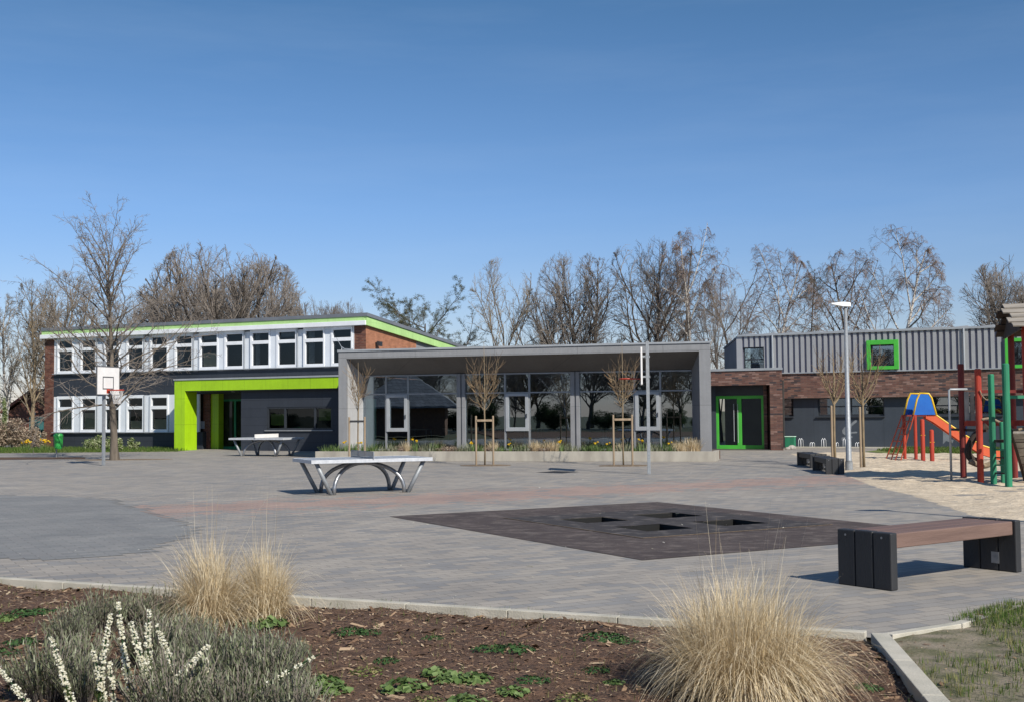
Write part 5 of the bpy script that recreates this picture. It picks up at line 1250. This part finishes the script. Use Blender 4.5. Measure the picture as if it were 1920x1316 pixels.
shrub('evergreen_shrub', 4, 800, 26, 95, 'bushv', 'bright green budding shrub at the far left edge above the dry shrubs', seed=5, Y=70, n=2600)
shrub('evergreen_shrub', 76, 842, 22, 40, 'evergreen', 'dark evergreen shrub against the brick end pier', seed=6, Y=67.6, n=1600)
for i, (x, y) in enumerate(((45, 836), (51, 835), (88, 834), (80, 837))):
    rg = random.Random(i); b = Vector((AT(x, y, 62.5).x, 62.5, 0)); e = empty('daffodil', b, 0, ['daffodils at the left end of the lawn, outer clump', 'daffodils at the left end of the lawn, second clump', 'single yellow daffodil right by the brick pier', 'yellow daffodil just left of the brick pier'][i], 'flowers', 'daffodils by the brick pier')
    m = MB(); blades(m, rg, 0, 0, .15, 40, .2, .45, .02, .5); m.build('leaves', M['herb'], e); m = MB(); [leafball(m, rg, (rg.uniform(-.15, .15), rg.uniform(-.1, .1), rg.uniform(.4, .55)), (.05, .05, .04), 16, .03, .05) for _ in range(5)]; m.build('flower', M['yellow_petal'], e)
# hedges far behind, seen between and below the trees
for i, (px, Z, W, H_, lb) in enumerate(((-60, 105, 16, 4.2, 'brown hedge beyond the far-left house'), (60, 118, 18, 3.5, 'brown hedge behind the slender pale trees at far left'))):
    rg = random.Random(20 + i); b = Vector((AT(px, 780, Z).x, Z, 0)); m = MB()
    for k in range(26): leafball(m, rg, (rg.uniform(-W / 2, W / 2), rg.uniform(-1, 1), rg.uniform(.3, H_ * .8)), (1.5, 1, 1.0), 170, .06, .16)
    tag(m.build('hedge', M['drybush'] if i else M['evergreen'], loc=b), lb, 'hedge')
# trees standing behind the camera, mirrored in the windows
BT = []
for i in range(30):
    rg_ = random.Random(500 + i); t = (i + .5) / 30; row = i % 3
    kd_, v = [('ash', 1), ('slim', 1), ('oak', 2), ('ash', 2), ('slim', 2), ('birch', 1), ('multi', 1)][(i * 5) % 7]
    BT.append((kd_, v, -50 + 40 * t - row * 5 + rg_.uniform(-1, 1), 4 - 36 * t - row * 7 + rg_.uniform(-1, 1), rg_.uniform(5.2, 8.5) + row * 1.6))
for i, (kd_, v, x, y, h) in enumerate(BT):
    tm, cm = ('bark_birch', 'twig_birch') if kd_ == 'birch' else [('bark', 'twig'), ('bark_light', 'twig_pale')][i % 2]
    tree(kd_, v, tm, cm, 0, 0, 0, 'bare tree of the row opposite the school, mirrored in the glass front', 'trees opposite the school', 1.25, rz=i * 1.7, world=(x, y, h))
GH = 'evergreen bushes opposite the school'
eb = None
EB = []
for i in range(18):
    t = i / 17; rg_ = random.Random(300 + i)
    EB.append((-66 + 66 * t + rg_.uniform(-1, 1), 26 - 64 * t ** .8 + rg_.uniform(-2, 2), rg_.uniform(4.0, 6), rg_.uniform(1.4, 3.0)))
for i, (x, y, w_, h) in enumerate(EB):
    if eb is None:
        rg = random.Random(77); m = MB(); eb = empty('evergreen_bush')
        for k in range(40): leafball(m, rg, (rg.uniform(-.42, .42), rg.uniform(-.3, .3), rg.uniform(.1, .85)), (.14, .14, .14), 420, .008, .022)
        m.build('foliage', M['evergreen'], eb); MB().tube([(0, 0, 0), (0, 0, .6)], .02, 6).build('stem', M['bark_dark'], eb); used = 0
    place(eb, used, (x, y, 0), i * 1.3, (w_, w_, h), 'dense evergreen bush of the hedge row opposite the school', 'bush', GH); used = 1

# ------------------------------------------------------------------ planter plants
rng = random.Random(3)
def tuft_proto(kind, rg):
    e = empty('planter_plant'); m = MB()
    if kind == 'herb':
        blades(m, rg, 0, 0, .22, 90, .12, .36, .018, .7, seg=3); m.build('leaves', M['lav'], e)
    elif kind == 'green':
        blades(m, rg, 0, 0, .2, 90, .12, .34, .022, .8, seg=3); m.build('leaves', M['herb'], e)
    elif kind == 'straw':
        blades(m, rg, 0, 0, .16, 160, .2, .48, .012, .9, seg=4); m.build('leaves', M['strawg'], e)
    elif kind == 'heath':
        for _ in range(8): leafball(m, rg, (rg.uniform(-.2, .2), rg.uniform(-.15, .15), rg.uniform(.05, .2)), (.12, .12, .08), 60, .012, .03)
        m.build('foliage', M['drybush'], e)
    elif kind == 'daff':
        blades(m, rg, 0, 0, .1, 26, .2, .36, .02, .4, seg=3); m.build('leaves', M['herb'], e); m = MB()
        for _ in range(3): leafball(m, rg, (rg.uniform(-.09, .09), rg.uniform(-.06, .06), rg.uniform(.32, .42)), (.035, .035, .03), 16, .02, .035)
        m.build('flower', M['yellow_petal'], e)
    return e
pk = {k: [tuft_proto(k, random.Random(i)), 0] for i, k in enumerate(('herb', 'green', 'straw', 'heath', 'daff'))}
names = {'herb': ('herb_plant', 'grey-green herb', 'herb'), 'green': ('green_plant', 'fresh green leafy plant', 'plant'), 'straw': ('grass_tuft', 'tuft of straw-coloured grass', 'grass tuft'), 'heath': ('heath_plant', 'low brownish heath', 'heath'), 'daff': ('daffodil', 'yellow daffodils', 'flowers')}
ordn = ['first', 'second', 'third', 'fourth', 'fifth', 'sixth', 'seventh', 'eighth', 'ninth', 'tenth', 'eleventh', 'twelfth', 'thirteenth', 'fourteenth', 'fifteenth', 'sixteenth', 'seventeenth', 'eighteenth', 'nineteenth', 'twentieth']
seq = []
for px_, k in [(612, 'green'), (646, 'daff'), (640, 'green'), (664, 'green'), (672, 'daff'), (680, 'daff'), (690, 'herb'), (705, 'green'), (720, 'herb'), (735, 'herb'), (748, 'heath'), (760, 'straw'), (770, 'green'), (778, 'daff'), (783, 'heath'), (795, 'herb'), (803, 'herb'), (815, 'green'), (828, 'heath'), (840, 'heath'), (852, 'heath'), (862, 'herb'), (872, 'herb'), (884, 'daff'), (890, 'herb'), (902, 'green'), (915, 'heath'), (922, 'straw'), (935, 'herb'), (945, 'green'), (955, 'daff'), (965, 'herb'), (975, 'green'), (985, 'herb'), (1003, 'straw'), (1010, 'straw'), (1022, 'heath'), (1032, 'straw'), (1042, 'straw'), (1050, 'daff'), (1056, 'herb'), (1066, 'herb'), (1076, 'herb'), (1086, 'herb'), (1098, 'green'), (1108, 'green'), (1118, 'daff'), (1126, 'green'), (1140, 'daff'), (1146, 'green'), (1160, 'straw'), (1174, 'herb'), (1186, 'green'), (1202, 'daff'), (1208, 'herb'), (1222, 'herb'), (1234, 'herb'), (1244, 'green'), (1256, 'daff'), (1262, 'herb'), (1272, 'straw'), (1282, 'straw'), (1290, 'straw'), (1300, 'straw')]:
    seq.append((px_, k))
cnt = {}
tot = {k: sum(1 for q in seq if q[1] == k) for k in names}
for px_, k in seq:
    cnt[k] = cnt.get(k, 0) + 1; c = cnt[k]
    s_ = FB.S(px_, 845, -.6); yy = rng.uniform(-1.0, -.3); P = FB.W(s_, yy, .28)
    if px_ < 640: yy = -1.1; P = FB.W(FB.S(px_, 845, -1.1), yy, .28)
    if k == 'daff': yy = -1.15; P = FB.W(FB.S(px_, 845, -1.15), yy, .28)
    nm, ad, ct = names[k]
    sc_ = rng.uniform(.8, 1.25)
    o = place(pk[k][0], pk[k][1], P, rng.uniform(0, 6.28), sc_, '%s in the concrete planter, %s of its kind from the left' % (ad, ordn[c - 1]), ct, '%s plants in the concrete planter' % k.replace('daff', 'daffodil')); pk[k][1] = 1
    o.name = nm
# ------------------------------------------------------------------ foreground: dry ornamental grasses
def ograss(px, py, rad, n, h0, h1, label, seed, lean=1.0, wd=.005, stalks=14):
    rng = random.Random(seed); b = G(px, py); e = empty('ornamental_grass', (b.x, b.y, -.02), 0, label, 'ornamental grass', 'clumps of dry ornamental grass')
    m = MB()
    for q in range(7):
        a_ = rng.uniform(0, 6.28); rr_ = rad * rng.uniform(.3, .75); f = rng.uniform(.78, 1.1)
        blades(m, rng, rr_ * math.cos(a_), rr_ * math.sin(a_), rad * rng.uniform(.35, .6), n // 8, h0 * f, h1 * f, wd, lean * rng.uniform(.6, 1.2), 0, 6, rng.uniform(.8, 2.0), rpow=rng.uniform(.5, 1.3))
    for v_ in range(len(m.v)):
        x_, y_, z_ = m.v[v_]; m.v[v_] = (x_ + .10 * z_ * math.sin(z_ * 5 + seed), y_, z_)
    blades(m, rng, 0, 0, rad, n // 4, h0, h1, wd, lean, 0, 6, 1.2, rpow=.8)
    blades(m, rng, 0, 0, rad * 1.25, n // 6, .08, .3, wd * 1.2, lean * 2, 0, 4, 1.5, rpow=2.5)
    blades(m, rng, 0, 0, rad * 1.1, n // 4, h0 * .5, h1 * .6, wd, lean * 1.7, 0, 6, 1.5, rpow=1.4)
    blades(m, rng, 0, 0, rad, n // 4, h0 * .9, h1 * 1.1, wd * .8, lean * 1.25, 0, 8, 2.6, rpow=.6)
    m.build('blades', M['strawg'], e)
    m = MB(); blades(m, rng, 0, 0, rad * .7, stalks, h1 * 1.15, h1 * 1.45, wd * .7, .3, 0, 6, .5); m.build('flower_stalk', M['strawg'], e)
    return e
ograss(388, 1170, .18, 1500, .42, .84, 'tall clump of dry straw-coloured grass at the kerb, left of its twin', 1, .95)
ograss(497, 1158, .15, 1100, .38, .76, 'slightly smaller clump of dry straw-coloured grass, right of its twin', 2, .95)
ograss(1398, 1288, .36, 4400, .36, .84, 'widest clump of dry straw-coloured grass beside the corner of the bed', 3, 1.15)
# ------------------------------------------------------------------ lavender
def lav_proto(seed):
    rng = random.Random(seed); e = empty('lavender'); m = MB(); ms = MB()
    for _ in range(190):
        a = rng.uniform(0, 6.283); rr = .26 * math.sqrt(rng.random()); lean = rr / .26 * .75; h = rng.uniform(.16, .34) * (1 - .35 * (rr / .26) ** 2)
        p0 = Vector((rr * .45 * math.cos(a), rr * .45 * math.sin(a), 0)); d = Vector((math.cos(a) * lean, math.sin(a) * lean, 1)).normalized()
        ms.tube([p0, p0 + d * h], [.003, .002], 3, cap=False)
        for j in range(11):
            t = .35 + .65 * j / 10; q = p0 + d * h * t; aa = rng.uniform(0, 6.28); o = (d * 1.3 + Vector((math.cos(aa), math.sin(aa), rng.uniform(-.1, .5)))).normalized(); L = rng.uniform(.022, .045); s = o.cross(UP).normalized() * .0035
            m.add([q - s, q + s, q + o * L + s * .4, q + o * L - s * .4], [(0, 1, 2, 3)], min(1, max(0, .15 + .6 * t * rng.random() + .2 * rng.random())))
    ms.build('stem', M['twig'], e); m.build('foliage', M['lav'], e); return e
lp = [lav_proto(1), lav_proto(2)]; lu = [0, 0]
lav = [(130, 1190, 1.1), (190, 1165, 1.0), (250, 1150, 0.9), (300, 1160, 0.95), (340, 1200, 1.1), (150, 1240, 1.2), (290, 1230, 1.1), (395, 1235, 1.1), (90, 1290, 1.1), (160, 1300, 1.1), (340, 1280, 1.2), (420, 1290, 1.2), (470, 1235, 1.0), (500, 1290, 1.1), (550, 1222, 0.6), (545, 1300, 0.75), (330, 1345, 1.2), (450, 1345, 1.2), (540, 1345, 0.9)]
where = ['at the upper left rim of the lavender mass', 'second along the upper rim', 'at the top of the mass below the kerb', 'beside the foot of the tall dry grass', 'right below the tall dry grass', 'at the left edge around the flower spikes', 'right of the tallest white spikes', 'centre right of the mass', 'low at the far left by the lone white spike', 'low left between two white spikes', 'low centre right of the spikes', 'low right below the centre', 'upper right below the green leafy clump', 'lower right part of the mass', 'small detached one at the right edge', 'small one at the lower right edge', 'bottom edge at centre', 'bottom edge right of centre', 'bottom edge at the right end']
for i, (x, y, s) in enumerate(lav):
    b = G(x, y + 12); s *= [.82, 1.12, .95, 1.2, .88][i % 5]; k = i % 2; b.z = min(soil_h(b.x, b.y), .03) - .01
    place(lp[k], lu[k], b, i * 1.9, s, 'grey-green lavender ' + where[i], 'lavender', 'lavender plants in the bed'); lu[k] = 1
# white flowering stems
def spike(e, rng, base_, tip, mat_f, n=150, r=.022):
    b, t = Vector(base_), Vector(tip); mid = b.lerp(t, .5) + Vector((rng.uniform(-.035, .035), rng.uniform(-.02, .02), .02))
    pt = lambda u: (1 - u) ** 2 * b + 2 * u * (1 - u) * mid + u * u * t
    st = MB().tube([pt(i / 6) for i in range(7)], [.005] * 6 + [.002], 5).build('stem', M['herb_dark'], e)
    m = MB(); ml = MB(); d = (t - b).normalized()
    L_s = (t - b).length * .72; nw = max(6, int(L_s / (.019 if n > 100 else .03)))
    for i in range(nw):
        if rng.random() < .12: continue
        u0 = .28 + .72 * (i + .5) / nw; big = 1.1 - .65 * (u0 - .28) / .72
        for j in range(rng.randint(5, 9)):
            a = rng.uniform(0, 6.283); u = u0 + rng.uniform(-.25, .25) * .58 / nw; q = pt(u); o = d.orthogonal().normalized(); o = Matrix.Rotation(a, 3, d) @ o
            c = q + (o + d * rng.uniform(-.1, .5)) * r * big * rng.uniform(.7, 1.35)
            for k in range(7):
                w1 = Vector((rng.gauss(0, 1), rng.gauss(0, 1), rng.gauss(0, 1))).normalized(); w2 = w1.orthogonal().normalized(); s = rng.uniform(.0042, .008) * (.6 + .4 * big)
                c2 = c + Vector((rng.gauss(0, .0035), rng.gauss(0, .0035), rng.gauss(0, .003)))
                m.add([c2 - w1 * s, c2 + w2 * s, c2 + w1 * s, c2 - w2 * s], [(0, 1, 2, 3)], rng.random())
    m.build('flowers', M['petal'], st)
    for i in range(260):
        u = .02 + .42 * rng.random(); q = pt(u); o = Matrix.Rotation(rng.uniform(0, 6.28), 3, d) @ d.orthogonal().normalized(); o = (o + d * .9).normalized(); L = rng.uniform(.03, .06); s = o.cross(d).normalized() * .003
        ml.add([q - s, q + s, q + o * L], [(0, 1, 2)], rng.random())
    ml.build('leaves', M['needle_green'], st)
groups = [
  ('left-hand white-flowered stem pair, beside the bottom left corner', (100, 1345), [((92, 1188), (118, 1275)), ((-4, 1250), (40, 1310))]),
  ('white-flowered plant with the tallest upright flower spikes', (235, 1345), [((208, 1150), (196, 1245)), ((222, 1128), (240, 1235)), ((245, 1165), (268, 1240)), ((252, 1200), (290, 1290)), ((175, 1218), (190, 1300)), ((205, 1240), (215, 1325))]),
  ('white-flowered plant whose two spikes rise just right of the tallest', (300, 1330), [((280, 1142), (283, 1215)), ((292, 1170), (322, 1258))]),
  ('white-flowered plant with stems arching to the right', (335, 1345), [((392, 1208), (325, 1280)), ((386, 1232), (393, 1320)), ((345, 1255), (310, 1330))]),
  ('thin pale flowering stem lying low at the right of the lavender', (520, 1340), [((600, 1225), (535, 1265))]),
]
for gi, (lb, (bx_, by_), sps) in enumerate(groups):
    rng = random.Random(40 + gi); b = G(bx_, by_); b.z = -.02; e = empty('white_heather', b, 0, lb, 'flowering plant', 'white-flowered plants among the lavender')
    for (tx, ty), (mx_, my_) in sps:
        Yt = b.y - .05 + rng.uniform(-.12, .12); tp = AT(tx, ty, Yt); md = AT(mx_, my_, Yt)
        bs = tp + (md - tp) * 2.15; spike(e, rng, bs - b, tp - b, 'petal', n=200 if gi < 4 else 60, r=.016 if gi < 4 else .008)
# small leafy plants
def herb_proto(seed, mat_, n, rad, ls, up):
    rng = random.Random(seed); e = empty('herb'); m = MB()
    for _ in range(n):
        a = rng.uniform(0, 6.283); rr = rad * math.sqrt(rng.random()); h = up * (1 - .6 * (rr / rad) ** 2) * rng.uniform(.4, 1); c = Vector((rr * math.cos(a), rr * math.sin(a), h)); s = rng.uniform(*ls)
        nrm = (UP + Vector((math.cos(a), math.sin(a), 0)) * rng.uniform(0, .9) + Vector((rng.gauss(0, .3), rng.gauss(0, .3), 0))).normalized(); u = nrm.orthogonal().normalized(); u = Matrix.Rotation(rng.uniform(0, 6.28), 3, nrm) @ u; v = nrm.cross(u)
        N = 9; pts = [c - nrm * s * .15] + [c + (u * math.cos(t) + v * math.sin(t)) * s * (1 + .13 * math.cos(t * 4.5)) + nrm * s * .12 * math.cos(2 * t) for t in [6.283 * i / N for i in range(N)]]
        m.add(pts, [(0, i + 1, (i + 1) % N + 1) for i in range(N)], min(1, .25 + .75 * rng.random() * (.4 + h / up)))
    m.build('leaves', M[mat_], e); return e
hp_ = [[herb_proto(1, 'herb', 70, .15, (.014, .032), .08), 0], [herb_proto(2, 'herb_dark', 170, .17, (.007, .015), .06), 0], [herb_proto(3, 'grassb', 90, .14, (.006, .014), .05), 0]]
herbs = [(505, 1168, 0, 1.1, 'leafy green plant below the smaller dry grass clump'), (655, 1176, 1, .9, 'dark green creeping plant nearest the kerb middle, left half'), (690, 1178, 1, .7, 'small dark creeping plant right beside the kerb-side one'), (812, 1186, 1, .55, 'faint dark creeping plant in the middle of the mulch'), (920, 1205, 1, .9, 'dark green plant in mid-bed, left of its twin'), (962, 1212, 1, .95, 'dark green plant in mid-bed, right of its twin'), (1130, 1196, 1, 1.1, 'dark green plant by the kerb left of the widest dry grass'), (1165, 1200, 1, .8, 'small dark plant touching the one by the widest dry grass'),
 (725, 1222, 1, .6, 'tiny dark plant left of the bed middle'), (690, 1245, 2, 1.0, 'yellow-green plant right of the lavender'), (605, 1272, 0, .9, 'bright leafy plant at the right edge of the lavender'), (625, 1282, 0, .8, 'bright leafy plant touching the lavender-side one'), (760, 1275, 0, 1.0, 'bright round leafy plant in the lower middle'), (820, 1250, 0, .8, 'left part of the largest bright leafy group'), (850, 1258, 0, .9, 'middle of the largest bright leafy group'), (885, 1258, 0, .95, 'right part of the largest bright leafy group'), (960, 1290, 0, .7, 'bright leafy plant alone right of the largest group'), (875, 1306, 0, .9, 'bright leafy plant at the bottom edge, centre'), (1000, 1268, 1, .7, 'dark low plant right of the lone bright plant'), (1080, 1306, 2, 1.0, 'yellow-green plant at the bottom edge left of the widest dry grass'), (1118, 1245, 1, .6, 'small dark plant left of the widest dry grass'), (1152, 1262, 0, .5, 'small green sprig at the edge of the shade of the widest dry grass'),
 (40, 1140, 1, 1.0, 'dark creeping plant near the kerb at far left'), (75, 1138, 1, .9, 'dark creeping plant near the kerb, right of the far-left one'), (38, 1196, 1, .9, 'dark green plant at the left edge of the lavender'), (5, 1150, 0, .7, 'green plant at the very left edge near the kerb'), (160, 1140, 1, .8, 'dark creeping plant above the lavender'), (5, 1215, 1, .8, 'dark plant at the very left edge below'), (65, 1228, 2, .9, 'yellowish plant at left between mulch and lavender'), (1625, 1275, 1, .6, 'green grassy sprig beside the wide kerb'), (800, 1300, 2, .7, 'faint yellow-green plant at the bottom edge')]
for i, (x, y, k, s, lb) in enumerate(herbs):
    b = G(x, y + 6); b.z = min(soil_h(b.x, b.y), .03) - .005
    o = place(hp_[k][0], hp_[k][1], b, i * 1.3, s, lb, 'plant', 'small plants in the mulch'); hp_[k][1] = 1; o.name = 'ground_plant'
# weeds along kerb
def on_kerb(x, y): return 0 < -((Vector((x, y)) - K0).cross(kd)) < .12 and x < 2.7
tufts('weeds', 130, (-6, 2.7, 9, 13.6), on_kerb, .02, .07, .004, 'small weeds growing along the kerb joint', .0, .5, per=4)
tufts('dry_grass', 900, (-6, 2.6, 6.6, 13), in_bed, .02, .06, .004, 'thin dry grass scattered in the mulch', .0, 1, per=2, rad=.04)
